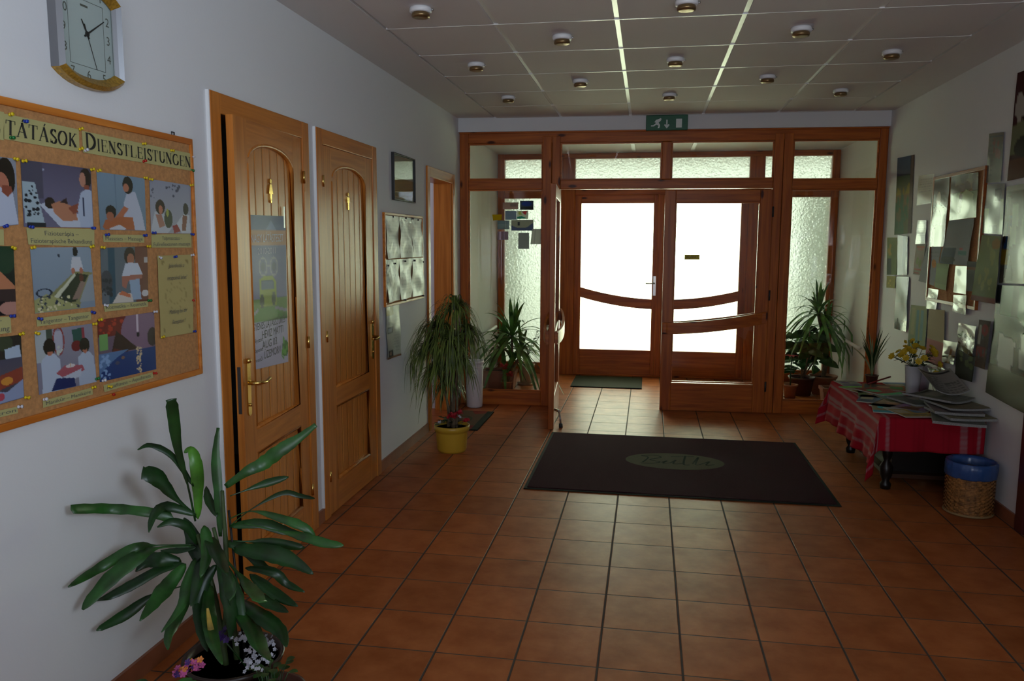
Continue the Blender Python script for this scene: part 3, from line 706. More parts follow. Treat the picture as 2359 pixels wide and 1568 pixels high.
def person_back(cx, cy, s, shirt=WH):
    return [('e', cx, cy, .11*s, .15*s, HAIR), ('p', [(cx-.18*s, cy+.9*s), (cx-.16*s, cy+.22*s), (cx-.05*s, cy+.13*s), (cx+.08*s, cy+.13*s), (cx+.18*s, cy+.25*s), (cx+.2*s, cy+.9*s)], shirt), ('e', cx, cy+.10*s, .05*s, .06*s, SKIN), ('e', cx, cy-.03*s, .10*s, .12*s, HAIR)]
PH = [
 ('man_photo', 'photo of a dark haired man in a white shirt cut by the left picture edge', [(-60, 352), (36, 366), (43, 517), (-45, 527)],
  [('g', 0, 0, 1, 1, '8e93a0', '7d8494'), ('e', .72, .3, .24, .30, '201814'), ('e', .6, .42, .2, .2, SKIN), ('p', [(0, 1), (.1, .5), (.5, .42), (.88, .5), (1, 1)], 'b8c0d4'), ('p', [(.6, .5), (.62, .4), (.85, .42), (.88, .5), (.75, .58)], SK2), ('r', .25, .6, .3, 1, '8290b4'), ('r', .45, .65, .48, 1, '8a98bc')]),
 ('physiotherapy_photo', 'wide photo of a patient lying down beside electrotherapy equipment', [(47, 367), (209, 389), (216, 525), (55, 522)],
  [('g', 0, 0, 1, 1, '4a4660', '6a6880'), ('r', 0, 0, .28, .55, '4c4a5c'), ('g', .28, 0, 1, .8, '555068', '6c6884'), ('p', [(.0, .32), (.17, .32), (.28, .95), (.02, .95)], '9fb2bc'), ('n', .04, .38, .2, .85, 22, 5, .022, '1c2028'),
   ('p', [(.22, .65), (.35, .6), (.95, .85), (.95, 1), (.5, 1)], 'b8c0d0'), ('e', .36, .62, .07, .09, '2a1c18'), ('p', [(.38, .64), (.5, .58), (.72, .66), (.76, .88), (.55, .9), (.42, .78)], 'b0785c'), ('p', [(.5, .6), (.6, .52), (.62, .62)], '3a2a28'),
   ('p', [(.62, .68), (.8, .58), (.85, .68), (.7, .78)], SK2), ('p', [(.76, .7), (.82, .42), (.92, .34), (1, .38), (1, 1), (.8, 1)], 'a9b6cc'), ('e', .91, .17, .09, .17, '281c1a'), ('e', .86, .2, .05, .12, 'b07c68'), ('r', .88, .28, .96, .36, SK2), ('r', .85, .5, .87, .8, '2c3454'), ('r', .05, .93, .3, 1, '20242c'), ('e', .29, .11, .015, .02, 'a0a8c0')]),
 ('massage_photo', 'photo of a masseur in white pressing a man\'s bare back', [(222, 395), (333, 411), (337, 531), (231, 529)],
  [('g', 0, 0, 1, 1, '7890a4', '6a8092'), ('r', .35, 0, .37, 1, '667c90'), ('p', [(.5, 1), (.52, .5), (.6, .3), (.78, .28), (.92, .7), (.98, 1)], 'b4bacb'), ('e', .62, .17, .11, .16, '1e1816'), ('e', .58, .22, .06, .08, SKIN),
   ('p', [(.32, .78), (.52, .56), (.62, .6), (.45, .8)], 'b06848'), ('p', [(.05, .95), (.12, .82), (.4, .76), (.7, .76), (.74, 1), (.1, 1)], 'a65c34'), ('e', .24, .68, .11, .12, '1a1414'), ('e', .22, .76, .08, .08, 'a06048'), ('p', [(.2, .97), (.4, .9), (.55, .97), (.5, 1), (.2, 1)], 'c0c0c8')]),
 ('foot_massage_photo', 'photo of two women seated before a chart, top right of the board', [(344, 412), (439, 427), (441, 538), (348, 537)],
  [('g', 0, 0, 1, 1, '8e92a4', '9a9aa4'), ('n', .35, .05, .75, .28, 14, 9, .025, '4a4c5c'), ('n', .02, .1, .1, .35, 5, 2, .02, '5a5c6c'), ('p', [(.0, .95), (.1, .6), (.3, .6), (.5, .9), (.4, 1), (0, 1)], 'b4b8c0'), ('e', .23, .5, .11, .14, '2a1a16'), ('e', .24, .55, .05, .08, SKIN),
   ('p', [(.12, .65), (.25, .63), (.34, .85), (.2, .9)], 'a07060'), ('e', .42, .72, .1, .18, '3c4434'), ('e', .4, .6, .03, .08, '9aa04c'), ('p', [(.52, .85), (.7, .8), (.75, .95), (.55, 1)], '8a1420'), ('p', [(.62, .8), (.8, .6), (.95, .62), (.98, 1), (.75, 1)], 'b8bcc4'), ('e', .86, .5, .07, .12, '241a18'), ('p', [(.78, .62), (.9, .64), (.85, .95), (.75, .95)], '7c4c3c')]),
 ('hands_photo', 'dark photo of bare arms cut by the left picture edge', [(-60, 566), (31, 567), (38, 725), (-50, 730)],
  [('bg', '1c2420'), ('e', .75, .15, .3, .25, '24402c'), ('p', [(0, .2), (.6, .35), (1, .58), (1, .72), (.5, .6), (0, .5)], 'b87a58'), ('r', 0, .62, 1, .8, '3a2c2c'), ('r', 0, .8, .7, 1, '141218'), ('e', .85, .9, .3, .1, 'b08074'), ('e', .1, .3, .08, .1, '2a2018')]),
 ('bath_photo', 'photo of a bather lying in a long therapy tub', [(69, 570), (208, 569), (220, 706), (81, 722)],
  [('g', 0, 0, 1, 1, '8b9cac', '7c8c9e'), ('p', [(.25, .74), (.7, .38), (1, .42), (.72, .96), (.45, .98)], '848458'), ('p', [(.33, .74), (.72, .42), (.92, .46), (.66, .88), (.5, .9)], '2c3424'), ('p', [(.3, .78), (.68, .42), (.7, .45), (.38, .8)], 'c4c8b0'), ('p', [(.72, .9), (.94, .45), (1, .46), (1, .9)], '8e98a0'), ('p', [(.6, .85), (.78, .55), (.86, .58), (.72, .85)], '8a7468'),
   ('e', .79, .50, .04, .06, '5c3024'), ('e', .72, .07, .045, .08, '1c1818'), ('p', [(.62, .35), (.66, .16), (.8, .16), (.84, .35), (.76, .4), (.7, .4)], 'c0c4cc'), ('e', .66, .38, .03, .05, SKIN), ('e', .8, .38, .03, .05, SKIN), ('p', [(0, .8), (.2, .72), (.75, .97), (.7, 1), (0, 1)], '9a9c68'), ('n', .05, .76, .7, .96, 26, 11, .02, '30384a'), ('n', .05, .78, .6, 1, 20, 12, .02, 'c8c49c'), ('e', .44, .13, .02, .03, '38404c'), ('o', .16, .7, .13, .07, .25, '283040')]),
 ('cosmetics_photo', 'photo of a beautician in white treating a client\'s face', [(231, 571), (339, 567), (342, 693), (236, 701)],
  [('g', 0, 0, 1, 1, '5a6670', '5c6470'), ('r', .15, 0, .28, 1, '284a5c'), ('r', .72, 0, 1, 1, '6a3c30'), ('e', .1, .6, .12, .2, '3c4048'), ('n', .0, .55, .2, .9, 18, 4, .03, '242830'), ('e', .6, .16, .12, .16, '2c1e18'), ('e', .62, .22, .08, .10, 'a06850'),
   ('p', [(.42, .52), (.5, .3), (.6, .28), (.78, .3), (.88, .5), (.7, .56)], 'bcc4d4'), ('p', [(.42, .52), (.88, .5), (.86, .58), (.55, .62), (.5, .75), (.42, .7)], 'a06454'), ('p', [(.58, .6), (.8, .58), (.84, .96), (.62, .96)], '8ea4c0'), ('p', [(.2, 1), (.35, .8), (.62, .84), (.66, 1)], 'c8c0b8'), ('p', [(.34, .84), (.42, .78), (.6, .86), (.6, .92)], 'c06c48'), ('r', .92, .2, 1, .3, 'b0a8a8'), ('e', .93, .85, .08, .06, 'c0bcc0')]),
 ('treatment_photo', 'photo of a bending figure in white low at the left picture edge', [(-55, 782), (48, 771), (56, 915), (-45, 944)],
  [('bg', '44424e'), ('r', .3, 0, 1, .35, '2c2824'), ('e', .6, .1, .2, .12, '3c4430'), ('p', [(.6, .2), (.95, .15), (1, .45), (.8, .5), (.62, .4)], 'a8b8cc'), ('g', 0, .35, 1, .6, '4c4a5c', '54505c'), ('p', [(.2, .62), (1, .5), (1, .72), (.4, .8)], '8a4030'), ('e', .62, .68, .14, .06, 'c88838'), ('p', [(0, 1), (.1, .75), (.6, .85), (1, .7), (1, 1)], '8c98b8'), ('e', .45, .9, .1, .06, 'b04858')]),
 ('manicure_photo', 'photo of two dark haired women at a manicure table', [(79, 763), (212, 745), (223, 879), (90, 909)],
  [('g', 0, 0, 1, 1, '8c8a9a', '7c7a8c'), ('r', 0, 0, .18, .5, 'a8b0b4'), ('r', .18, 0, .28, .3, '404c40'), ('p', [(.3, .05), (.44, .04), (.44, .4), (.32, .4)], 'a8a8b8'), ('o', .38, .2, .1, .24, .2, '8c3c38'), ('p', [(.62, .06), (.82, .04), (.82, .35), (.64, .36)], '245048'), ('r', .8, .04, .84, .38, '8c3440'),
   ('e', .68, .33, .09, .09, '6c1820'), ('n', .34, .3, .44, .42, 10, 3, .02, 'b8c0b8'), *person_back(.22, .28, .9, 'b0bcd0'), *person_back(.83, .34, .85, 'a8b4c8'), ('p', [(.3, .72), (.45, .62), (.76, .66), (.8, .76), (.4, .8)], 'a45460'), ('p', [(.42, .8), (.74, .72), (.72, .84), (.48, .9)], 'b4bccc'), ('e', .55, .64, .08, .03, 'd0c8c8'), ('p', [(.2, 1), (.3, .8), (.6, .85), (.62, 1)], '18285c'), ('r', .54, .6, .56, .66, 'c0a070')]),
 ('pool_photo', 'photo of the blue indoor pool with a fountain', [(224, 737), (355, 718), (360, 850), (230, 880)],
  [('g', 0, 0, 1, 1, '6c5468', '5c5060'), ('p', [(0, 0), (.5, 0), (.38, .3), (0, .28)], '6c1c18'), ('n', .02, .02, .4, .26, 12, 8, .03, 'a83420'), ('e', .72, .3, .34, .42, '80647c'), ('r', .02, .25, .16, .5, '6c9c58'), ('p', [(.2, .6), (.3, .22), (.5, .4), (.68, .58)], '34201c'), ('p', [(.2, .62), (.25, .5), (.5, .6)], '5c2018'), ('e', .95, .42, .1, .16, '382c2c'),
   ('g', 0, .6, 1, 1, '1c3c74', '143470'), ('p', [(0, .55), (.5, .56), (.3, .66), (.1, .8), (0, .9)], '5474a0'), ('n', .02, .6, .2, .98, 26, 6, .02, '7c9cc8'), ('r', .66, 0, .70, .3, 'c8b8c8'), ('e', .68, .34, .03, .04, '181418'), ('n', .64, .55, .74, .98, 36, 7, .016, 'c8b490'), ('e', .4, .68, .03, .03, '7c5c4c'), ('e', .3, .75, .04, .03, '4c4c60')]),
]
sheets = {}
for i, (nm, lb, q, sh) in enumerate(PH):
    o = sheet(nm, [wp(*p) for p in q], sh, M['print'], nx=80, ny=80)
    tag(o, lb, 'photo', 'treatment photos pinned on the cork board'); sheets[nm] = q
CP = [
 ('caption_strip', 'cream caption under the physiotherapy photo', [(60, 524), (217, 527), (217, 568), (65, 563)], ['Fizioterápia –', 'Fizioterapische Behandlung']),
 ('caption_strip', 'cream caption reading massage under the masseur photo', [(237, 540), (332, 541), (332, 559), (238, 557)], ['Masszázs – Massage']),
 ('caption_strip', 'two line cream caption under the photo of two seated women', [(348, 540), (441, 538), (441, 570), (349, 570)], ['Talpmasszázs –', 'Fußreflexzonen massage']),
 ('caption_strip', 'cream caption under the therapy tub photo', [(83, 733), (209, 717), (210, 736), (85, 752)], ['Tangentor – Tangentor']),
 ('caption_strip', 'cream caption under the beautician photo', [(238, 701), (341, 693), (341, 706), (241, 718)], ['Kozmetika – Kosmetik']),
 ('caption_strip', 'cream caption under the manicure table photo', [(98, 923), (212, 892), (214, 908), (99, 939)], ['Manikűr – Maniküre']),
 ('caption_strip', 'long cream caption under the pool photo', [(238, 887), (351, 857), (353, 870), (240, 903)], ['Aquafitness – Aquafitness']),
 ('caption_strip', 'cut off cream caption under the dark arms photo', [(-70, 733), (24, 729), (26, 766), (-70, 778)], ['Kezelés –', 'Behandlung']),
 ('caption_strip', 'tiny end of a cream caption under the man in a white shirt', [(-80, 529), (8, 528), (9, 565), (-80, 563)], ['']),
 ('caption_strip', 'cut off cream caption lowest on the board at its left', [(-60, 958), (40, 936), (41, 951), (-60, 975)], ['Bioptron'])]
for k, (nm, lb, q, tx) in enumerate(CP):
    P = [wp(*p) for p in q]; c0 = sum(P, Vector())/4
    rt = root(nm, (XL, c0.y, c0.z), lb, 'caption', 'cream captions on the cork board')
    sheet('paper', P, [('bg', 'b4ad72')], M['paper'], rt, 2, 2, off=(.0006, 0, 0))
    rv = ((P[1]-P[0])+(P[2]-P[3])).normalized(); uv = (P[0]-P[3]).normalized(); hgt = (P[0]-P[3]).length; wid = (P[1]-P[0]).length
    for r_, t_ in enumerate(tx):
        if not t_: continue
        c = P[3]*(1-.5)+P[2]*.5+uv*hgt*((.5 if len(tx) == 1 else (.74 if r_ == 0 else .27)))
        letters(t_, c+Vector((.0014, 0, 0)), rv, uv, hgt*(.75 if len(tx) == 1 else .40), M['inkg'], rt, fit=wid*(.9 if r_ or len(tx) == 1 else .5))
# heading strips: roman capitals drawn as thick and thin strokes with serifs
def roman(ch):
    S = []   # (kind, data...)
    def st(x0, y0, x1, y1, w): S.append(('s', x0, y0, x1, y1, w))
    def sf(x, y, w=.2): S.append(('s', x-w/2, y, x+w/2, y, .045))
    TK, TN = .15, .055
    if ch in 'LDEITN' or ch == 'K':
        if ch != 'T' and ch != 'N': st(.14, 0, .14, 1, TK); sf(.14, .985); sf(.14, .015)
    if ch == 'L': st(.14, .018, .62, .018, .036); st(.62, 0, .64, .26, .05); return S, .70
    if ch == 'I': return S, .30
    if ch == 'E':
        st(.14, .98, .60, .98, .036); st(.14, .52, .48, .52, .036); st(.14, .018, .62, .018, .036); st(.60, 1, .61, .78, .045); st(.62, 0, .64, .24, .05); st(.48, .62, .48, .42, .035); return S, .70
    if ch == 'T': st(.36, 0, .36, 1, TK); sf(.36, .015); st(.02, .98, .70, .98, .036); st(.03, 1, .02, .76, .045); st(.69, 1, .70, .76, .045); return S, .74
    if ch in 'AÁ':
        st(.08, .02, .40, 1, TN); st(.39, 1, .70, .02, TK); st(.19, .36, .58, .36, .036); sf(.08, .015, .2); sf(.70, .015, .22)
        if ch == 'Á': st(.40, 1.08, .50, 1.26, .06)
        return S, .82
    if ch == 'N': st(.12, 0, .12, 1, TN); st(.12, 1, .66, 0, TK); st(.66, 0, .66, 1, TN); sf(.12, .015); sf(.08, .985, .16); sf(.66, .985); return S, .80
    if ch == 'K': st(.16, .42, .58, .98, TN); st(.28, .55, .64, .02, TK); sf(.60, .985); sf(.66, .015, .22); return S, .76
    def arc(cx, cy, rx, ry, a0, a1, n=16):
        for i in range(n):
            t0 = math.radians(a0+(a1-a0)*i/n); t1 = math.radians(a0+(a1-a0)*(i+1)/n); w = .05+.10*abs(math.cos((t0+t1)/2))
            S.append(('s', cx+rx*math.cos(t0), cy+ry*math.sin(t0), cx+rx*math.cos(t1), cy+ry*math.sin(t1), w))
    if ch == 'O': arc(.42, .5, .35, .50, 0, 360, 24); return S, .86
    if ch == 'D': arc(.20, .5, .52, .48, -90, 90); return S, .82
    if ch == 'G': arc(.44, .5, .36, .50, 55, 340, 20); st(.76, .40, .76, .06, .09); sf(.74, .40); st(.70, .72, .72, .95, .04); return S, .88
    if ch == 'U': arc(.40, .34, .26, .34, 180, 360, 14); st(.14, .34, .14, 1, TK); st(.66, .34, .66, 1, TN); sf(.14, .985); sf(.66, .985); return S, .80
    if ch == 'S':
        arc(.30, .74, .20, .25, 30, 200, 10); arc(.32, .26, .22, .26, -150, 20, 10); st(.12, .66, .50, .36, .10); st(.49, .98, .50, .74, .04); st(.06, .02, .07, .28, .04); return S, .58
    return S, .4
def roman_word(word, P, rt, big_first, x0=.03, x1=.97, hs=.58):
    rv = (P[1]-P[0]); uv = (P[0]-P[3]); H = uv.length; un = uv.normalized(); xs = 0; items = []
    for i, ch in enumerate(word):
        S, adv = roman(ch); k = 1.32 if (i == 0 and big_first) else 1.0
        items.append((S, xs, k)); xs += adv*k+.10
    sc_x = (x1-x0)/xs; mb = MB(); base = .19
    def pos(x, y): return P[3]+rv*(x0+x*sc_x)+uv*(base+y*hs)+Vector((.0016, 0, 0))
    asp = rv.length*sc_x; vs = H*hs
    for S, xo, k in items:
        for _, xa, ya, xb, yb, w in S:
            a, b_ = pos(xo+xa*k, ya*k), pos(xo+xb*k, yb*k); d = (b_-a)
            if d.length < 1e-6: continue
            d.normalize(); nn = Vector((1, 0, 0)).cross(d)*(w*k*(asp*abs(d.z)+vs*abs(d.y))/2); e = d*.0004
            mb.add([a-nn-e, b_-nn+e, b_+nn+e, a+nn-e], [(0, 1, 2, 3)])
    mb.build('lettering', M['ink'], rt)
for nm, lb, q, wd_, bf, xa, xb in (
     ('heading_strip', 'cream heading strip ending in SOK at the top of the cork board', [(8, 261), (181, 298), (183, 350), (8, 320)], 'TÁTÁSOK', False, .02, .985),
     ('heading_strip', 'long cream heading strip reading Dienstleistungen', [(188, 301), (442, 354), (443, 394), (191, 351)], 'DIENSTLEISTUNGEN', True, .02, .985),
     ('heading_strip', 'cream heading strip cut by the left picture edge', [(-190, 222), (9, 258), (9, 323), (-190, 292)], 'SZOLGÁL', True, .05, .97)):
    P = [wp(*p) for p in q]; c0 = sum(P, Vector())/4
    rt = root(nm, (XL, c0.y, c0.z), lb, 'heading')
    sheet('paper', P, [('bg', 'b4ad72')], M['paper'], rt, 2, 2, off=(.0006, 0, 0))
    if wd_ == 'SZOLGÁL': wd_ = 'SOLGÁL'
    roman_word(wd_, P, rt, bf, xa, xb)
# parchment note
P = [wp(*p) for p in ((360, 589), (440, 586), (443, 765), (368, 779))]; c0 = sum(P, Vector())/4
rt = root('parchment_note', (XL, c0.y, c0.z), 'tall wavy parchment note with script writing at the right of the cork board', 'note')
sheet('paper', P, [('bg', 'b3a468'), ('o', .5, .5, .30, .17, .06, '9a8c54'), ('o', .5, .5, .20, .11, .08, 'a09258'), ('p', [(.08, .06), (.2, .05), (.1, .13)], '8a7c48'), ('p', [(.92, .06), (.8, .05), (.9, .13)], '8a7c48'), ('p', [(.08, .94), (.2, .95), (.1, .88)], '8a7c48'), ('p', [(.92, .94), (.8, .95), (.9, .88)], '8a7c48')], M['paper'], rt, 24, 40, off=(.0006, 0, 0), wave=.004, seed=4)
rv = (P[1]-P[0]).normalized(); uv = (P[0]-P[3]).normalized(); Hh = (P[0]-P[3]).length
for t_, v, f_ in (('Jelentkezés a', .13, .10), ('recepciónál lehet!', .28, .125), ('Meldung bei der', .70, .115), ('Rezeption !', .83, .085)):
    letters(t_, (P[0]*.5+P[1]*.5)-uv*Hh*v+Vector((.0075, 0, 0)), rv, uv, Hh*.075, M['inkg'], rt, fit=f_, shear=.4)
# push pins
def pin_mesh(c):
    b = MB(); b.tube([(0, 0, 0), (.004, 0, 0)], .0045, 8); b.tube([(.003, 0, 0), (.010, 0, 0)], .0028, 8); b.tube([(.010, 0, 0), (.0135, 0, 0)], .0050, 8)
    o = b.build('push_pin', mat('pin '+c[0], lin(c[1]), .3), org=(0, 0, 0)); return o
PC = {k: pin_mesh((k, v)) for k, v in dict(yellow='d8bc10', blue='1c38a0', red='b81c14', green='147034', white='d0d0d8').items()}
used = set()
CN = ['top left', 'top right', 'bottom right', 'bottom left']
def pin(col, px, py, what, dx=.003):
    p = at(0, BX+dx, px, py); o = PC[col]
    if col in used: o = PC[col].copy(); COL.objects.link(o)
    used.add(col); o.location = p; o.rotation_euler = (0, R.uniform(-.3, .3), R.uniform(-.3, .3))
    tag(o, '%s push pin %s' % (col, what), 'push pin', 'push pins on the cork board')
for col, px, py, what in [
 ('yellow', 22, 264, 'above the accented letter at the left end of the heading'), ('blue', 56, 279, 'on the first accent of the heading'), ('green', 24, 317, 'below the first letter T of the heading'),
 ('yellow', 183, 298, 'joining the tops of the two heading strips'), ('yellow', 183, 344, 'joining the bottoms of the two heading strips'), ('white', 196, 347, 'under the capital D of the heading'),
 ('yellow', 328, 331, 'on the upper edge of the heading above the letter I'), ('red', 330, 372, 'on the lower edge of the heading'), ('yellow', 393, 346, 'on the upper edge of the heading above the letter G'),
 ('white', 441, 361, 'at the right end of the heading, upper one'), ('green', 441, 391, 'at the right end of the heading, lower one'),
 ('yellow', 33, 365, 'at the top right corner of the white shirt photo'), ('blue', 10, 522, 'at the foot of the white shirt photo'), ('yellow', 51, 371, 'at the top left corner of the electrotherapy photo'),
 ('yellow', 209, 391, 'at the top right corner of the electrotherapy photo'), ('blue', 68, 522, 'at the bottom left corner of the electrotherapy photo'), ('blue', 212, 525, 'at the bottom right corner of the electrotherapy photo'),
 ('yellow', 225, 394, 'at the top left corner of the masseur photo'), ('yellow', 332, 409, 'at the top right corner of the masseur photo'), ('blue', 243, 541, 'at the left end of the massage caption'), ('blue', 331, 542, 'at the right end of the massage caption'),
 ('yellow', 344, 412, 'at the top left corner of the seated women photo'), ('yellow', 438, 427, 'at the top right corner of the seated women photo'), ('blue', 351, 536, 'at the bottom left corner of the seated women photo'), ('blue', 440, 539, 'at the bottom right corner of the seated women photo'),
 ('yellow', 28, 569, 'at the top right corner of the dark arms photo'), ('blue', 24, 728, 'under the dark arms photo'),
 ('yellow', 72, 571, 'at the top left corner of the therapy tub photo'), ('yellow', 208, 569, 'at the top right corner of the therapy tub photo'), ('blue', 88, 733, 'at the left end of the tub caption'), ('blue', 211, 718, 'at the right end of the tub caption'),
 ('yellow', 233, 569, 'at the top left corner of the beautician photo'), ('yellow', 339, 567, 'at the top right corner of the beautician photo'), ('white', 240, 702, 'at the left end of the beautician caption'), ('green', 341, 692, 'at the bottom right corner of the beautician photo'),
 ('yellow', 45, 770, 'at the top right corner of the bending figure photo'), ('yellow', 57, 915, 'at the bottom right corner of the bending figure photo'),
 ('yellow', 82, 766, 'at the top left corner of the manicure photo'), ('yellow', 214, 746, 'at the top right corner of the manicure photo'), ('green', 221, 873, 'at the bottom right corner of the manicure photo'), ('white', 101, 920, 'at the left end of the manicure caption'), ('yellow', 212, 893, 'at the right end of the manicure caption'),
 ('yellow', 228, 737, 'at the top left corner of the pool photo'), ('white', 354, 718, 'at the top right corner of the pool photo'), ('white', 236, 877, 'at the bottom left corner of the pool photo'), ('red', 353, 859, 'at the right end of the pool caption'), ('yellow', 249, 889, 'at the left end of the pool caption'),
 ('red', 256, 909, 'standing alone in the cork below the pool caption'), ('white', 41, 937, 'at the end of the lowest caption'),
 ('white', 366, 592, 'at the top left corner of the parchment note'), ('blue', 401, 592, 'at the top middle of the parchment note'), ('white', 440, 588, 'at the top right corner of the parchment note'), ('red', 441, 691, 'halfway down the right edge of the parchment note'), ('yellow', 372, 777, 'at the bottom left corner of the parchment note'), ('blue', 444, 763, 'at the bottom right corner of the parchment note')]:
    pin(col, px, py, what)

# ------------------------------------------------------------------ bus poster on the ajar door
def d5pt(px, py):
    """point on the face of the ajar leaf"""
    a = P5(Vector((X5, -1.4, 0))); b_ = P5(Vector((X5, -.8, 0))); t = (b_-a).normalized(); n_ = Vector((t.y, -t.x, 0))
    d = _f + _r*((px-W_/2)/FPX) - _u*((py-H_/2)/FPX); s = (a-CAM).dot(n_)/d.dot(n_); return CAM+d*s+n_*(-.006)
q = [d5pt(562, 494), d5pt(660, 498), d5pt(667, 833), d5pt(571, 856)]
poster = [('g', 0, 0, 1, .10, '3a4a78', '4a5a8c'), ('p', [(.5, .10), (.62, .03), (.78, .10)], '7484ac'), ('r', 0, .10, 1, .20, 'b08068'), ('g', 0, .20, 1, .60, '686c94', '7c789c'),
          ('o', .42, .335, .10, .065, .2, 'a0a0a8'), ('o', .68, .335, .10, .065, .2, 'a0a0a8'), ('e', .42, .335, .045, .035, '606078'), ('e', .68, .335, .045, .035, '606078'), ('r', .5, .325, .6, .335, 'a0a0a8'),
          ('g', 0, .55, 1, .70, '64843c', '40682c'), ('e', .5, .72, .42, .12, '4c7c34'), ('p', [(.32, .60), (.34, .42), (.42, .40), (.66, .40), (.72, .43), (.74, .60)], '8c9c3c'), ('p', [(.37, .49), (.38, .43), (.66, .43), (.68, .49)], '506080'),
          ('e', .38, .56, .05, .045, '4c5444'), ('e', .66, .55, .05, .045, '4c5444'), ('p', [(0, .68), (.3, .60), (.3, .62), (0, .71)], '8c8c98'), ('p', [(.7, .60), (1, .63), (1, .65), (.7, .62)], '8c8c98'),
          ('r', 0, .70, 1, 1, 'b4aec4'), ('e', .93, .90, .09, .06, '3c7030'), ('n', .84, .84, 1, .96, 10, 3, .02, '5c9c40')]
pr5 = root('bus_poster', (q[3].x, (q[0].y+q[1].y)/2, q[3].z), 'glossy poster with a yellow green bus taped to the ajar toilet door', 'poster')
sheet('paper', q, poster, M['poster'], pr5, 50, 100)
rv = (q[1]-q[0]).normalized(); uv = (q[0]-q[3]).normalized(); Hh = (q[0]-q[3]).length; wd5 = (q[1]-q[0]).length; nn = rv.cross(uv).normalized()
if nn.x < 0: nn = -nn
palei = mat('pale poster lettering', (.42, .38, .5), .4)
for t_, u, v, f_, sz, mt_ in (('A NAGY LÁTÁSTESZT', .5, .155, .86, .05, palei), ('2010-2011', .52, .24, .42, .04, palei), ('INGYENES LÁTÁSSZŰRÉS', .5, .735, .86, .045, M['inkg']), ('HÉVÍZ MATTI', .62, .80, .52, .05, M['inkg']), ('Helyszín:', .25, .825, .26, .025, M['inkg']),
                     ('AUG 03.', .55, .87, .38, .05, M['inkg']), ('Időpont:', .25, .89, .26, .025, M['inkg']), ('ÜZEMORV', .60, .94, .42, .05, M['inkg']), ('Szervező:', .22, .955, .3, .025, M['inkg'])):
    letters(t_, q[0]+rv*wd5*u-uv*Hh*v+nn*.0012, rv, uv, sz, mt_, pr5, fit=wd5*f_)
tb = MB()
tape = mat('clear tape', (.75, .75, .70), .2)
for u in (.03, .97): a = q[0]+rv*wd5*u+uv*.045+nn*.001; tb = MB().add([a-rv*.008, a+rv*.008, a+rv*.008-uv*.10, a-rv*.008-uv*.10], [(0, 1, 2, 3)]).build('tape', tape, pr5)

# ------------------------------------------------------------------ framed picture and small notice board by the open doorway
def frame_yz(mb, x0, x1, y0, z0, y1, z1, e):
    mb.box(x0, y0, z0, x1, y1, z0+e); mb.box(x0, y0, z1-e, x1, y1, z1); mb.box(x0, y0, z0+e, x1, y0+e, z1-e); mb.box(x0, y1-e, z0+e, x1, y1, z1-e)
fr = root('picture_frame', (XL, .95, 1.81), 'narrow black framed glass picture reflecting the room beside the open doorway', 'picture')
b = MB(); frame_yz(b, XL, XL+.022, .70, 1.805, 1.20, 2.123, .010); b.build('frame', M['dark'], fr, bevel=.002)
sheet('painted_reflection', [(XL+.008, .71, 2.113), (XL+.008, 1.19, 2.113), (XL+.008, 1.19, 1.815), (XL+.008, .71, 1.815)], [('g', 0, 0, 1, .52, 'a8aca0', 'b4bcae'), ('g', 0, .52, 1, 1, '8c8450', '8a8458'), ('r', 0, .95, 1, 1, 'b0b49c')], M['paper'], fr, 20, 40)  # pale over beige gradients paint the vestibule's reflection in the glass
MB().box(XL+.010, .71, 1.815, XL+.012, 1.19, 2.113).build('glazing', M['glass'], fr)
nb2 = root('notice_board', (XL, .95, 1.09), 'small pine framed notice board of plastic covered sheets beside the open doorway', 'notice board')
b = MB(); frame_yz(b, XL, XL+.018, .50, 1.09, 1.40, 1.715, .016); b.build('frame', bw, nb2, bevel=.002)
MB().box(XL, .51, 1.10, XL+.008, 1.39, 1.70).build('cork_panel', cork, nb2)
plas = printed('plastic sleeve', .38, .12, .35)
k = 0
nm6 = ['upper left plastic sleeve on the small notice board', 'upper middle plastic sleeve on the small notice board', 'upper right plastic sleeve on the small notice board', 'lower left crumpled plastic sleeve on the small notice board', 'lower middle plastic sleeve on the small notice board', 'lower right plastic sleeve on the small notice board']
for r_ in range(2):
    for c_ in range(3):
        y0 = .525+c_*.288; z1 = 1.695-r_*.292
        o = sheet('document_sleeve', [(XL+.010, y0, z1), (XL+.010, y0+.28, z1), (XL+.010, y0+.28, z1-.285), (XL+.010, y0, z1-.285)], [('bg', 'dcded2'), ('t', .12, .1, .88, .9, 14, 'c0c4b8')] if (r_, c_) != (1, 0) else [('bg', 'b8bcb4'), ('n', 0, 0, .8, 1, 40, 5, .05, 'd8dcd0'), ('n', 0, 0, .8, 1, 30, 9, .04, '7c8078')], plas, nx=28, ny=30, wave=.014, seed=20+k)
        tag(o, nm6[k], 'document sleeve', 'plastic sleeves on the small notice board'); k += 1
for i, (y, z) in enumerate([(.66, 1.69), (.95, 1.69), (1.12, 1.69), (1.26, 1.685), (1.38, 1.37), (1.16, 1.385), (.93, 1.385), (.70, 1.375), (.55, 1.365), (1.38, 1.11), (.92, 1.11)]):
    o = MB().tube([(XL+.008, y, z), (XL+.026, y, z)], .006, 8).build('drawing_pin', M['dark'])
    tag(o, 'small dark drawing pin on the small notice board, '+['upper left of its top row', 'second in its top row', 'third in its top row', 'last in its top row', 'right end of its middle row', 'third of its middle row', 'middle of its middle row', 'second of its middle row', 'left end of its middle row', 'right end of the bottom edge', 'middle of the bottom edge'][i], 'drawing pin', 'dark drawing pins on the small notice board')
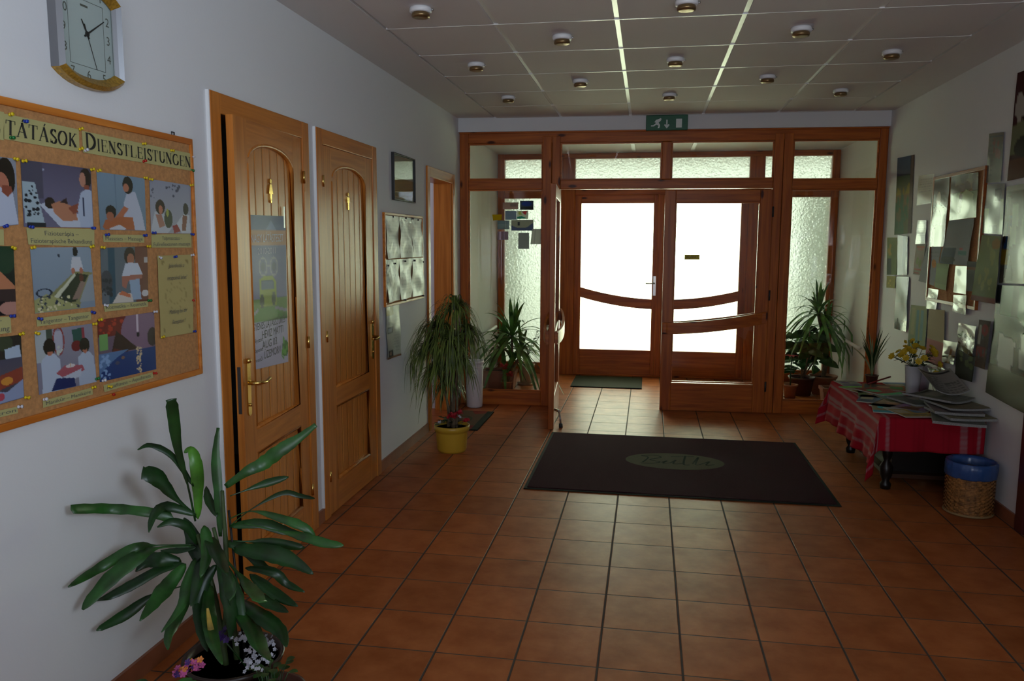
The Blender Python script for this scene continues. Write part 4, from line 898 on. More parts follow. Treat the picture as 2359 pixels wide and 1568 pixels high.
hs = sheet('hanging_strip', [(XL+.004, .515, 1.086), (XL+.004, .82, 1.086), (XL+.004, .82, .725), (XL+.004, .515, .735)],
      [('bg', 'b4b8ac'), ('g', 0, 0, .5, .16, 'a89c50', 'a89c50'), ('r', .08, .38, .45, .52, '30343c'), ('r', .12, .42, .38, .48, '8890a0'), ('r', .08, .84, .45, .96, '2c2c34'), ('e', .25, .9, .1, .04, 'a07c6c'), ('r', 0, .97, 1, 1, '8c5c3c'), ('t', .5, .2, .95, .9, 16, 'a0a498')], plas, nx=20, ny=40, wave=.012, seed=31)
tag(hs, 'long narrow leaflet strip hanging below the small notice board', 'leaflet strip')

# ------------------------------------------------------------------ cards stuck on the left side light
GY_ = .036
def card(nm, q, sh, lb, mt_=None):
    P = []
    for p in q:
        x = at(1, 2.74, *p).x
        for _ in range(3): x = at(1, PY(x)+GY_, *p).x
        P.append(at(1, PY(x)+GY_, *p))
    # seen from the lobby, u runs with +x
    o = sheet(nm, P, sh, M['card'], nx=30, ny=24); tag(o, lb, 'card', 'cards stuck on the glass left of the doors')
card('postcard', [(1158, 466), (1194, 466), (1194, 482), (1158, 482)], [('g', 0, 0, 1, 1, '8c7068', '9c7c78'), ('r', .5, .2, .9, .6, '7c6868')], 'pale reddish card at the top left of the stuck cards')
card('postcard', [(1198, 462), (1229, 462), (1229, 483), (1198, 483)], [('bg', '3c4458'), ('e', .5, .35, .4, .25, '2c3c84'), ('r', 0, .7, 1, 1, '34383c')], 'dark blue card at the top right of the stuck cards')
card('postcard', [(1164, 486), (1190, 486), (1190, 506), (1164, 506)], [('bg', '6c7890'), ('r', .06, .06, .94, .94, '707c94')], 'plain grey blue card in the second row of stuck cards')
card('postcard', [(1191, 486), (1217, 485), (1217, 504), (1191, 504)], [('bg', 'b8c0b0'), ('p', [(.1, .2), (.3, .0), (.45, .5), (.2, .5)], 'a8b060'), ('p', [(.42, .1), (.9, .05), (.75, .55)], 'a8343c'), ('p', [(0, .75), (.4, .65), (.9, .9), (0, 1)], '2c8c74')], 'colourful sticker with a red triangle among the stuck cards')
card('postcard', [(1146, 508), (1173, 508), (1173, 528), (1146, 528)], [('bg', '6c7c88'), ('g', 0, .4, 1, 1, '788890', '707c84'), ('r', .7, .1, .72, .9, '9aa0a8')], 'grey card at the left of the third row of stuck cards')
card('postcard', [(1178, 507), (1229, 506), (1229, 531), (1178, 531)], [('bg', '8a8a80'), ('p', [(0, .5), (.3, .75), (.7, .7), (1, .25), (1, 1), (0, 1)], '50587c'), ('r', .3, .2, .37, .5, '3c4048')], 'wide card with a dark blue hill shape among the stuck cards')
card('postcard', [(1146, 533), (1171, 533), (1171, 552), (1146, 552)], [('bg', '806878'), ('r', .2, .0, .3, 1, 'a890b0'), ('r', .6, .0, .66, 1, '94809c')], 'mauve card at the lower left of the stuck cards')
card('postcard', [(1194, 536), (1219, 536), (1219, 573), (1194, 573)], [('bg', '7c8084')], 'plain grey upright card lowest of the stuck cards')
card('sticky_note', [(1134, 494), (1156, 494), (1156, 506), (1136, 508)], [('bg', 'a88810')], 'yellow sticky note at the left edge of the stuck cards')
card('postcard', [(1226, 527), (1249, 527), (1249, 562), (1222, 562)], [('bg', 'a4a4a0'), ('r', .3, 0, .34, 1, '8c8c90')], 'pale translucent grey sheet beside the post right of the stuck cards')

# ------------------------------------------------------------------ mats on the floor
carpet = mat('dark aubergine carpet', (.050, .015, .022), 1.0, spec=.05, bump=.6, bscale=900, var=.25, vscale=200)
rub = mat('black rubber edging', (.012, .014, .011), .8, spec=.15)
cm = root('door_carpet', (.35, .94, 0), 'large dark purple entrance carpet with an oval script emblem', 'carpet')
MB().box(-.585, .19, .001, 1.29, 1.685, .006).build('rubber_edge', rub, cm)
MB().box(-.565, .215, .002, 1.27, 1.662, .010).build('carpet_pile', carpet, cm)
ol = mat('olive grey emblem', (.10, .092, .055), .95, spec=.08, bump=.5, bscale=900); og = mat('dark green script', (.016, .024, .013), .95, spec=.08)
n = 40; MB().prism([(.36+.338*math.cos(2*math.pi*i/n), .97+.205*math.sin(2*math.pi*i/n)) for i in range(n)], 2, .0095, .0112).build('emblem', ol, cm)
sb = MB()
def stroke(pts, w=.012):
    P = []
    for i in range(len(pts)-1):
        for k in range(6):
            t = k/6; p0 = pts[max(i-1, 0)]; p1 = pts[i]; p2 = pts[i+1]; p3 = pts[min(i+2, len(pts)-1)]
            P.append(tuple(.5*((2*p1[a])+(-p0[a]+p2[a])*t+(2*p0[a]-5*p1[a]+4*p2[a]-p3[a])*t*t+(-p0[a]+3*p1[a]-3*p2[a]+p3[a])*t**3) for a in (0, 1)))
    P.append(pts[-1])
    for a, b_ in zip(P[:-1], P[1:]):
        dx, dy = b_[0]-a[0], b_[1]-a[1]; l = math.hypot(dx, dy) or 1; nx, ny = -dy/l*w/2, dx/l*w/2
        sb.add([(a[0]-nx, a[1]-ny, .0118), (b_[0]-nx, b_[1]-ny, .0118), (b_[0]+nx, b_[1]+ny, .0118), (a[0]+nx, a[1]+ny, .0118)], [(0, 1, 2, 3)])
stroke([(.14, .90), (.18, 1.04), (.13, 1.07), (.22, 1.10), (.27, 1.05), (.19, .98), (.26, .93), (.20, .88), (.13, .88)])
stroke([(.27, .92), (.31, .97), (.28, .90), (.33, .92), (.37, 1.0), (.35, .90), (.42, .92)]); stroke([(.34, 1.08), (.50, 1.11)], .010); stroke([(.44, 1.12), (.42, .90), (.46, .89)], .014)
stroke([(.48, .92), (.53, 1.10), (.50, .90), (.56, .95), (.60, 1.0), (.57, .90), (.63, .93)]); sb.build('emblem_script', og, cm)
def floor_mat(nm, x0, y0, x1, y1, shapes, lb):
    rt = root(nm, ((x0+x1)/2, (y0+y1)/2, 0), lb, 'doormat')
    MB().box(x0, y0, .001, x1, y1, .010).build('backing', rub, rt)
    sheet('mat_face', [(x0+.004, y1-.004, .0112), (x1-.004, y1-.004, .0112), (x1-.004, y0+.004, .0112), (x0+.004, y0+.004, .0112)], shapes, printed('mat pile '+nm, .9, 0, .2), rt, 50, 60)
floor_mat('patterned_mat', XL+.03, 1.63, -1.19, 2.34, [('bg', '5c4630'), ('r', .86, 0, 1, 1, '20281a'), ('r', 0, 0, .12, 1, '20281a'), ('p', [(.45, 0), (.86, 0), (.86, .14), (.6, .2)], '7c2c1c'), ('p', [(.5, .85), (.86, .8), (.86, 1), (.4, 1)], '701c18'), ('e', .4, .5, .2, .14, '6c3424'), ('o', .4, .5, .26, .19, .2, '3c4028')], 'small patterned doormat with a dark green edge by the open doorway')
floor_mat('vestibule_mat', -.64, 3.75, .11, 4.44, [('bg', '2a2c1a'), *[('r', 0, .05*i, 1, .05*i+.012, '1e2014') for i in range(20)]], 'dark green ribbed mat in front of the outer entrance door')

# ------------------------------------------------------------------ plants
G = [leafmat('deep green leaf', (.012, .036, .010), .36, '1b4017'), leafmat('mid green leaf', (.022, .062, .013), .36, '2a5a22'), leafmat('bright green leaf', (.06, .17, .02), .35, '4c8428'), leafmat('yellowing leaf', (.30, .20, .04), .5, 'c0a040')]
NG = leafmat('narrow green leaf', (.045, .075, .022), .4, '6a7c34')
VG = leafmat('sword leaf', (.055, .13, .03), .35, '5c9440')
soil = mat('potting soil', (.03, .018, .01), .95, bump=.8, bscale=150)
bark = mat('grey brown cane', (.16, .11, .06), .8, bump=.5, bscale=80, var=.3, vscale=40)
def crom(pts, k=5):
    out = []
    for i in range(len(pts)-1):
        p0 = pts[max(i-1, 0)]; p1 = pts[i]; p2 = pts[i+1]; p3 = pts[min(i+2, len(pts)-1)]
        for j in range(k):
            t = j/k; out.append(.5*((2*p1)+(p2-p0)*t+(2*p0-5*p1+4*p2-p3)*t*t+(-p0+3*p1-3*p2+p3)*t**3))
    return out+[pts[-1]]
def pot(mb, c, r0, r1, h, rim=.012, m=0, n=32):
    return mb.lathe([(r0, 0), (r0+(r1-r0)*.9, h*.86), (r1+rim*.4, h*.87), (r1+rim, h), (r1, h), (r1-.008, h-.02), (r1-.01, h-.03)], c, n, m)
# foreground dragon plant; every leaf is given by where its root, bends and tip lie and how far it reaches into the room
pc = Vector((-1.17, -2.25, 0))
dp = root('dragon_plant', tuple(pc), 'large dark green dragon plant in the near left corner below the cork board', 'plant')
pb = MB(); pot(pb, pc, .11, .15, .17); pb.build('pot', mat('dark brown pot', (.035, .018, .012), .4), dp)
MB().lathe([(.001, .150), (.140, .150)], pc, 24).build('soil', soil, dp)
LV = [ # (pixels root..tip), reach at tip along the room, width px, shape, colour
 ([(450,1200),(432,1115),(410,1035),(400,965),(394,918)], -.10, 30, 'blunt', 0), ([(446,1120),(398,1052),(348,1026),(317,1036)], -.12, 17, 'lance', 0),
 ([(456,1195),(455,1120),(450,1065),(440,1036),(424,1042)], .02, 31, 'lance', 2), ([(454,1190),(402,1145),(362,1102),(326,1090)], -.10, 42, 'blunt', 0),
 ([(462,1238),(400,1195),(330,1178),(250,1172),(163,1174)], -.16, 28, 'tube', 1), ([(452,1186),(385,1167),(355,1188),(343,1226)], -.16, 26, 'lance', 0),
 ([(455,1255),(432,1215),(395,1202),(362,1214)], -.08, 22, 'lance', 0), ([(462,1300),(448,1245),(424,1192)], .04, 40, 'lance', 0),
 ([(445,1254),(360,1256),(310,1262),(235,1305),(157,1352)], -.20, 27, 'late', 1), ([(440,1258),(365,1262),(318,1285),(255,1335),(190,1404)], -.26, 46, 'late', 1),
 ([(425,1298),(370,1312),(310,1345),(250,1375),(222,1384)], -.12, 27, 'lance', 0), ([(418,1293),(372,1288),(340,1294),(312,1316)], -.05, 34, 'lance', 0),
 ([(428,1298),(390,1345),(358,1385),(322,1430)], -.24, 38, 'lance', 1), ([(425,1348),(352,1372),(290,1415),(222,1452)], -.12, 25, 'late', 0),
 ([(450,1285),(432,1345),(420,1395),(372,1456)], -.28, 28, 'lance', 1), ([(440,1370),(408,1425),(388,1465),(387,1496)], -.26, 26, 'lance', 1),
 ([(452,1260),(410,1268),(370,1268)], -.02, 16, 'lance', 0), ([(508,1235),(505,1150),(498,1050),(503,985)], .05, 24, 'spear', 1),
 ([(520,1120),(570,1085),(605,1068),(645,1038),(690,1008),(728,978)], .10, 36, 'spear', 1), ([(530,1142),(600,1117),(665,1098)], .10, 19, 'late', 0),
 ([(528,1212),(580,1172),(650,1136),(690,1142),(725,1148)], .12, 15, 'late', 0), ([(528,1195),(580,1177),(650,1195),(700,1214),(726,1236)], .02, 24, 'late', 1),
 ([(530,1212),(600,1206),(655,1222),(715,1236)], .08, 28, 'lance', 0), ([(538,1246),(620,1249),(702,1261)], .05, 26, 'late', 0),
 ([(560,1205),(640,1222),(700,1237),(750,1251),(792,1256)], -.02, 25, 'late', 1), ([(535,1264),(610,1272),(670,1290),(722,1322)], -.05, 44, 'lance', 0),
 ([(498,1255),(515,1305),(528,1340),(540,1372)], -.30, 40, 'blunt', 1), ([(520,1288),(556,1330),(575,1355),(598,1388)], -.30, 42, 'blunt', 1),
 ([(565,1308),(630,1318),(662,1345),(702,1363)], -.02, 24, 'lance', 0), ([(575,1322),(635,1368),(686,1396)], -.10, 28, 'lance', 0),
 ([(560,1350),(612,1385),(640,1400),(664,1410)], -.14, 30, 'lance', 0), ([(535,1385),(570,1430),(598,1490),(622,1522)], -.34, 44, 'lance', 1),
 ([(545,1380),(598,1418),(645,1455),(660,1490)], -.26, 40, 'lance', 0), ([(482,1340),(480,1410),(490,1475),(512,1530)], -.36, 36, 'lance', 1),
 ([(470,1330),(462,1400),(466,1455),(478,1500)], -.26, 32, 'lance', 0), ([(462,1285),(456,1340),(440,1396)], -.20, 30, 'lance', 0),
 ([(480,1235),(500,1278),(524,1325)], -.22, 36, 'lance', 0), ([(505,1290),(520,1350),(532,1420),(530,1470)], -.16, 34, 'lance', 0),
 ([(500,1300),(470,1340),(455,1400),(458,1440)], -.12, 30, 'lance', 0), ([(515,1300),(545,1380),(560,1450)], -.10, 36, 'lance', 0),
 ([(470,1210),(478,1270),(462,1330)], -.12, 30, 'lance', 1), ([(500,1190),(480,1150),(475,1120)], .08, 20, 'lance', 0), ([(515,1250),(560,1262),(600,1300),(640,1330)], .06, 30, 'lance', 0)]
SHP = {'blunt': lambda t: .16+.84*min(1, max(0, (t-.25)/.45))**.8*(1 if t < .93 else .75), 'lance': lambda t: max(.04, math.sin(math.pi*min(1, t**.8))**.75), 'late': lambda t: .12+.88*max(0, math.sin(math.pi*max(0, (t-.28)/.72)))**.7,
       'tube': lambda t: .12 if t < .28 else (.85 if t < .95 else .8), 'spear': lambda t: (.35+.65*math.sin(math.pi*min(1, t*1.05))**1.2)}
for k, (px, reach, wpx, shp, colr) in enumerate(LV):
    pts = []
    for i, (x, y) in enumerate(px):
        t = i/(len(px)-1); Yd = -2.25+reach*t+R.uniform(-.01, .01); p = at(1, Yd, x, y)
        if p.x < -1.53: p = at(0, -1.53, x, y)
        pts.append(p)
    pts = crom(pts, 5); N = len(pts); sc_ = (pts[N//2]-CAM).length/FPX*wpx
    wid = [max(.0035, sc_*.86*SHP[shp](i/(N-1))*R.uniform(.90, 1.08)) for i in range(N)]
    if shp == 'blunt': pass
    nr = (CAM-pts[N//2]).normalized()+Vector((R.uniform(-.5, .5), 0, R.uniform(-.1, .7)))
    lf = MB().ribbon(pts, wid, nr.normalized(), .35 if shp in ('tube', 'spear') else .22)
    lf.build('leaf', G[colr], dp, solid=.0012)
st = MB()
for base, top in (((548, 1560), (492, 1215)), ((530, 1560), (455, 1230)), ((560, 1555), (512, 1130))):
    a = Vector((pc.x+R.uniform(-.03, .03), pc.y+R.uniform(-.03, .03), .14)); b_ = at(1, -2.25, *top)
    st.tube(crom([a, a*.5+b_*.5+Vector((.015, 0, 0)), b_], 5), [.010]*4+[.008]*4+[.006]*3, 8)
st.build('stem', mat('green brown stem', (.045, .075, .02), .6, var=.3), dp)
MB().tube([(pc.x+.03, pc.y+.02, .12), at(1, -2.23, 527, 1175)], .004, 8).build('support_stick', mat('black stick', (.01, .008, .006), .5), dp)
yl = [at(1, -2.45, *p) for p in ((478, 1400), (484, 1440), (488, 1465), (482, 1490))]
MB().ribbon(crom(yl, 4), [.006+.012*math.sin(math.pi*i/12) for i in range(13)], (CAM-yl[1]).normalized(), .1).build('leaf', G[3], dp, solid=.001)
def blossom(mb, c, r, n=5, m=0, tilt=None, rr=R):
    """small flower of n petals facing roughly up / outwards"""
    c = Vector(c); ax = (tilt or Vector((rr.uniform(-.6, .6), rr.uniform(-1, .1), rr.uniform(.3, 1)))).normalized(); a = ax.cross(Vector((.3, .2, 1))).normalized(); b_ = ax.cross(a)
    for i in range(n):
        t = 2*math.pi*i/n; d = a*math.cos(t)+b_*math.sin(t); s = a*math.cos(t+1.57)+b_*math.sin(t+1.57)
        mb.add([c, c+d*r*.6+s*r*.38+ax*r*.15, c+d*r+ax*r*.25, c+d*r*.6-s*r*.38+ax*r*.15], [(0, 1, 2, 3)], m)
    return mb
def oval(mb, c, d, L, w, nrm=(0, 0, 1), m=0, droop=.2):
    c = Vector(c); d = Vector(d).normalized(); pts = [c+d*L*t-Vector((0, 0, 1))*droop*L*t*t for t in (0, .15, .35, .55, .75, .9, 1)]
    return mb.ribbon(pts, [w*.08, w*.55, w*.95, w, w*.8, w*.42, w*.05], nrm, .15, m)
def small_plant(nm, c, h0, label, fcol, spots, potargs, leafm, leafr=.03, nleaf=26, fr_=.012, centre=None, spread=.09):
    rt = root(nm, (c[0], c[1], c[2] if len(c) > 2 else 0), label, 'plant'); z0 = c[2] if len(c) > 2 else 0
    cc = Vector((c[0], c[1], z0)); pb = MB(); pot(pb, cc, *potargs[:3]); pb.build('pot', potargs[3], rt)
    MB().lathe([(.001, potargs[2]-.02), (potargs[1]-.009, potargs[2]-.02)], cc, 20).build('soil', soil, rt)
    lb_ = MB(); fb_ = MB()
    for i in range(nleaf):
        a = R.uniform(0, 6.28); q_ = R.uniform(.2, 1); p = cc+Vector((math.cos(a)*spread*q_, math.sin(a)*spread*q_, h0*R.uniform(.75, 1.15)))
        lb_.tube([cc+Vector((math.cos(a)*.02, math.sin(a)*.02, potargs[2]-.02)), p], .0015, 4); oval(lb_, p, (math.cos(a), math.sin(a), .3), leafr*2, leafr*1.5)
    lb_.build('foliage', leafm, rt)
    for (p, n_, r_) in spots:
        p = Vector(p)
        for i in range(n_): blossom(fb_, p+Vector((R.uniform(-r_, r_), R.uniform(-r_, r_), R.uniform(-r_, r_)*.7)), fr_, m=R.choice(range(len(fcol))))
    fb_.build('blossoms', fcol, rt)
    return rt
pot_d = mat('dark red clay pot', (.09, .03, .018), .5); pot_t = mat('terracotta pot', (.36, .13, .06), .65, var=.12)
pink = mat('pink petals', (.55, .10, .30), .6); org_ = mat('orange petals', (.75, .25, .05), .6); whp = mat('white petals', (.55, .55, .62), .6); pur = mat('purple petals', (.05, .012, .14), .6); redp = mat('crimson petals', (.42, .008, .02), .55); yelp = mat('yellow petals', (.62, .42, .015), .55)
lm = G[1]
small_plant('flowering_pot_plant', (-1.245, -2.52, 0), .17, 'low pot of pink and orange blossoms in front of the dragon plant', [pink, pink, org_, pur], [(at(1, -2.60, 445, 1530), 26, .022), (at(1, -2.56, 415, 1545), 12, .018)], (.06, .08, .11, pot_t), leafmat('round green leaf', (.015, .07, .012), .4, '2f7a20'), .028, 26, .011, spread=.09)
small_plant('white_flowering_plant', (-.985, -2.36, 0), .19, 'pot of tiny white and purple flowers to the right of the dragon plant stem', [whp, whp, whp], [(at(1, -2.36, 556, 1470), 26, .030), (at(1, -2.40, 600, 1505), 40, .040), (at(1, -2.36, 608, 1475), 30, .028), (at(1, -2.44, 580, 1530), 26, .03)], (.075, .095, .13, pot_d), G[1], .016, 30, .007, spread=.06)
pf = MB()
for i in range(9): blossom(pf, at(1, -2.34, 514+R.uniform(-12, 12), 1462+R.uniform(-14, 14)), .013)
pfr = root('purple_pansy', tuple(at(1, -2.34, 514, 1490)), 'cluster of dark purple pansies among the lower leaves of the dragon plant', 'flower'); pf.build('blossoms', pur, pfr)
MB().tube([at(1, -2.34, 514, 1470), (-1.09, -2.30, .15)], .003, 5).build('stem', G[0], pfr)

# yellow pot with a shaggy red edged dracaena
yc = Vector((-1.245, 1.0, 0))
yp = root('potted_dracaena', tuple(yc), 'tall shaggy narrow leaved dracaena in a yellow pot with red flowers', 'plant')
pb = MB().lathe([(.100, 0), (.108, .02), (.116, .14), (.119, .155), (.128, .158), (.131, .195), (.124, .197), (.120, .17)], yc, 36); pb.build('pot', mat('egg yolk yellow pot', (.62, .38, .035), .35), yp)
MB().lathe([(.001, .172), (.121, .172)], yc, 24).build('soil', soil, yp)
heads = [((1050, 712), 1.0, 130, .46), ((1014, 758), .95, 150, .42), ((1074, 765), 1.03, 120, .40), ((1036, 790), .90, 150, .44), ((992, 805), 1.0, 120, .40), ((1058, 830), .95, 130, .36), ((1014, 850), 1.0, 130, .34), ((1040, 880), .98, 100, .26)]
for (px, py), Yd, n_, L in heads:
    c = at(1, Yd, px, py)
    fb_ = MB()
    for i in range(n_):
        a = R.uniform(0, 6.28); el = R.uniform(-.1, 1.35); l = L*R.uniform(.65, 1.12)*(.72 if math.cos(a) > .25 else 1)
        d = Vector((math.cos(a)*math.cos(el), math.sin(a)*math.cos(el), math.sin(el))); pts = []
        for j in range(7):
            t = j/6; q_ = c+d*l*t*(1-.35*t)+Vector((0, 0, -l*.85*t*t*(1.1-.35*math.sin(el))))
            q_.x = max(q_.x, XL+.02); pts.append(q_)
        fb_.ribbon(pts, [.007, .012, .012, .010, .008, .005, .001], (math.cos(a)*.3, math.sin(a)*.3, 1), .2)
    fb_.build('foliage', NG, yp)
    b0 = yc+Vector((R.uniform(-.05, .04), R.uniform(-.04, .04), .165)); MB().tube(crom([b0, b0*.5+c*.5+Vector((R.uniform(-.02, .02), R.uniform(-.02, .02), 0)), c], 5), .009, 8).build('stem', bark, yp)
rf = MB(); fl = MB()
for i in range(44):
    a = R.uniform(0, 6.28); q_ = R.uniform(.1, 1)**.5*.10; p = yc+Vector((math.cos(a)*q_, math.sin(a)*q_, .175+R.uniform(.02, .06))); oval(fl, p, (math.cos(a), math.sin(a), .4), .045, .03)
for c0, n_, s_ in ((at(1, .86, 1042, 955), 40, .032), (at(1, .84, 1074, 968), 22, .016), (at(1, .84, 1058, 950), 20, .02)):
    for i in range(n_): blossom(rf, c0+Vector((R.uniform(-s_, s_), R.uniform(-s_, s_), R.uniform(-s_, s_)*.6)), .012, m=0)
for c0, n_, s_ in ((at(1, .88, 1012, 972), 8, .014), (at(1, .88, 1058, 960), 5, .01)):
    for i in range(n_): blossom(rf, c0+Vector((R.uniform(-s_, s_), R.uniform(-s_, s_), R.uniform(-s_, s_)*.8)), .009, m=1)
fl.build('underplanting', G[0], yp); rf.build('blossoms', [redp, whp], yp)

# white umbrella bin
ub = root('umbrella_bin', (-1.42, 2.57, 0), 'tall white cylindrical bin in front of the left side light', 'bin')
MB().lathe([(.070, .001), (.074, .01), (.082, .40), (.084, .41), (.088, .412), (.088, .435), (.083, .437), (.080, .43), (.072, .05), (.001, .05)], (-1.42, 2.57, 0), 36).build('body', M['whitep'], ub)
MB().lathe([(.0835, 0), (.0845, .004), (.0835, .008)], (-1.42, 2.57, .375), 36).build('band', M['white'], ub)

def trough(nm, x0, y0, x1, y1, h, lb, m_, cat='planter'):
    rt = root(nm, ((x0+x1)/2, (y0+y1)/2, 0), lb, cat); b = MB(); e = .018
    v = [(x0+e, y0+e, .002), (x1-e, y0+e, .002), (x1-e, y1-e, .002), (x0+e, y1-e, .002), (x0, y0, h-.03), (x1, y0, h-.03), (x1, y1, h-.03), (x0, y1, h-.03)]
    b.add(v, [(0, 3, 2, 1), (0, 1, 5, 4), (1, 2, 6, 5), (2, 3, 7, 6), (3, 0, 4, 7)])
    k = .008; frame_xy = [(x0-k, y0-k, x1+k, y0+.014), (x0-k, y1-.014, x1+k, y1+k), (x0-k, y0+.014, x0+.014, y1-.014), (x1-.014, y0+.014, x1+k, y1-.014)]
    for a, b2, c_, d_ in frame_xy: b.box(a, b2, h-.032, c_, d_, h)
    b.build('planter_box', m_, rt); MB().box(x0+.012, y0+.012, h-.03, x1-.012, y1-.012, h-.018).build('soil', soil, rt)
    return rt
def sword_head(rt, c, n_, L, w, m_, el0=-.2, el1=1.5, dr=.45, seed=1, name='foliage'):
    rr = random.Random(seed); fb_ = MB()
    for i in range(n_):
        a = i*2.399+rr.uniform(-.3, .3); f = i/(n_-1); el = el1+(el0-el1)*f+rr.uniform(-.1, .1); l = L*rr.uniform(.8, 1.1)
        d = Vector((math.cos(a)*math.cos(el), math.sin(a)*math.cos(el), math.sin(el))); pts = []
        for j in range(8):
            t = j/7; q_ = c+d*l*t+Vector((0, 0, -l*dr*t*t*(math.cos(el)+.25)))
            q_.x = min(max(q_.x, XL+.02), XR-.02); pts.append(q_)
        fb_.ribbon(pts, [w*.5, w*.85, w, w, w*.9, w*.7, w*.4, w*.05], (math.cos(a)*.2, math.sin(a)*.2, 1), .25)
    fb_.build(name, m_, rt)
clay = mat('brown red clay', (.30, .10, .055), .7, var=.12)
t1 = trough('sword_leaf_planter', -1.53, 3.42, -1.19, 3.62, .20, 'terracotta trough with a fountain of sword shaped leaves behind the left side light', clay)
sh_ = MB()
for (px, py), L, n_, sd in (((1180, 775), .60, 32, 3), ((1158, 805), .46, 26, 4), ((1202, 808), .40, 22, 5)):
    c = at(1, 3.52+.03*(sd-4), px, py); sword_head(t1, c, n_, L, .046, VG, -.5, 1.52, .6, sd); sh_.tube([(min(max(c.x, -1.5), -1.23), 3.52, .17), c], .014, 8)
sh_.build('stem', bark, t1)
cpot = mat('cream clay pot', (.52, .36, .22), .6, var=.1)
t2 = root('small_leaf_plant', (-1.125, 3.82, 0), 'cream pot with a thin small leaved plant beside the terracotta trough', 'plant')
pb = MB(); pot(pb, Vector((-1.125, 3.82, 0)), .062, .085, .22); pb.build('pot', cpot, t2); MB().lathe([(.001, .195), (.077, .195)], (-1.125, 3.82, 0), 18).build('soil', soil, t2)
MB().lathe([(.09, 0), (.10, .02), (.001, .012)], (-1.125, 3.82, 0), 20).build('saucer', cpot, t2)
lb_ = MB()
for i in range(9):
    p = Vector((-1.125, 3.82, .2)); d = Vector((R.uniform(-.25, .35), R.uniform(-.3, .3), 1)).normalized(); pts = [p]
    for j in range(6): d = (d+Vector((R.uniform(-.25, .3), R.uniform(-.25, .25), -.05))).normalized(); pts.append(pts[-1]+d*.065)
    lb_.tube(pts, .002, 4)
    for q_ in pts[1:]:
        for _ in range(4): oval(lb_, q_, (R.uniform(-1, 1), R.uniform(-1, 1), R.uniform(-.3, .6)), .035, .018)
lb_.build('foliage', leafmat('small dusky leaf', (.05, .09, .03), .5), t2)
small_plant('red_cyclamen', (-1.245, 3.30, 0), .24, 'small pot of bright red flowers in front of the terracotta trough', [redp], [((-1.27, 3.28, .27), 26, .035), ((-1.22, 3.30, .19), 20, .03)], (.035, .05, .12, pot_t), G[1], .02, 14, .018, spread=.05)

t3 = root('tall_yucca', (1.93, 3.86, 0), 'tall yucca with long drooping leaves behind the right side light', 'plant')
pb = MB(); pot(pb, Vector((1.93, 3.86, 0)), .10, .13, .19, m=0); pb.build('pot', pot_t, t3); MB().lathe([(.001, .165), (.12, .165)], (1.93, 3.86, 0), 20).build('soil', soil, t3)
for (px, py), L, n_, sd, w in (((1886, 722), .46, 40, 11, .040), ((1905, 755), .40, 30, 12, .036)):
    c = at(1, 3.82, px, py); c.x = min(c.x, 1.95); sword_head(t3, c, n_, L, w, VG, -.6, 1.52, .65, sd); MB().tube(crom([Vector((1.93, 3.86, .16)), Vector((1.95, 3.86, .4)), c], 5), .020, 10).build('trunk', bark, t3)
t4 = root('rubber_plant', (1.70, 3.74, 0), 'dark broad leaved rubber plant in a brown pot behind the right side light', 'plant')
pb = MB(); pot(pb, Vector((1.70, 3.74, 0)), .09, .12, .19); pb.build('pot', pot_d, t4); MB().lathe([(.001, .165), (.11, .165)], (1.70, 3.74, 0), 20).build('soil', soil, t4)
lb_ = MB(); sb_ = MB()
for i, (tx, tz) in enumerate(((1.62, .62), (1.74, .66), (1.80, .60), (1.66, .50), (1.86, .52))):
    b0 = Vector((1.70, 3.74, .16)); c = Vector((tx, 3.74+R.uniform(-.08, .05), tz)); sb_.tube(crom([b0, b0*.4+c*.6+Vector((.03, 0, 0)), c], 4), .008, 6)
    for j in range(9):
        a = j*2.4+i; oval(lb_, c+Vector((0, 0, -.03*j)), (math.cos(a), math.sin(a)*.8, .25), .20, .085, nrm=(0, -.9, .5), droop=.5)
lb_.build('foliage', leafmat('dark rubber leaf', (.018, .045, .014), .25, '38602c'), t4); sb_.build('stem', bark, t4)
t5 = root('poinsettia', (1.56, 3.55, 0), 'small poinsettia with red bracts at the post beside the rubber plant', 'plant')
pb = MB(); pot(pb, Vector((1.56, 3.55, 0)), .05, .065, .14); pb.build('pot', pot_t, t5)
lb_ = MB(); rb_ = MB()
for j in range(14): a = j*2.4; oval(lb_, (1.56, 3.55, .26+.01*j), (math.cos(a), math.sin(a), .2), .10, .045, droop=.4)
for j in range(9): a = j*2.4; oval(rb_, (1.56, 3.55, .42), (math.cos(a), math.sin(a), .35), .075, .035, droop=.3)
rb_.build('red_bract', redp, t5); lb_.build('foliage', G[1], t5); MB().tube([(1.56, 3.55, .12), (1.56, 3.55, .42)], .006, 6).build('stem', G[0], t5)
trough('low_planter', 1.80, 3.20, 2.10, 3.38, .17, 'low terracotta trough in front of the tall yucca', clay)

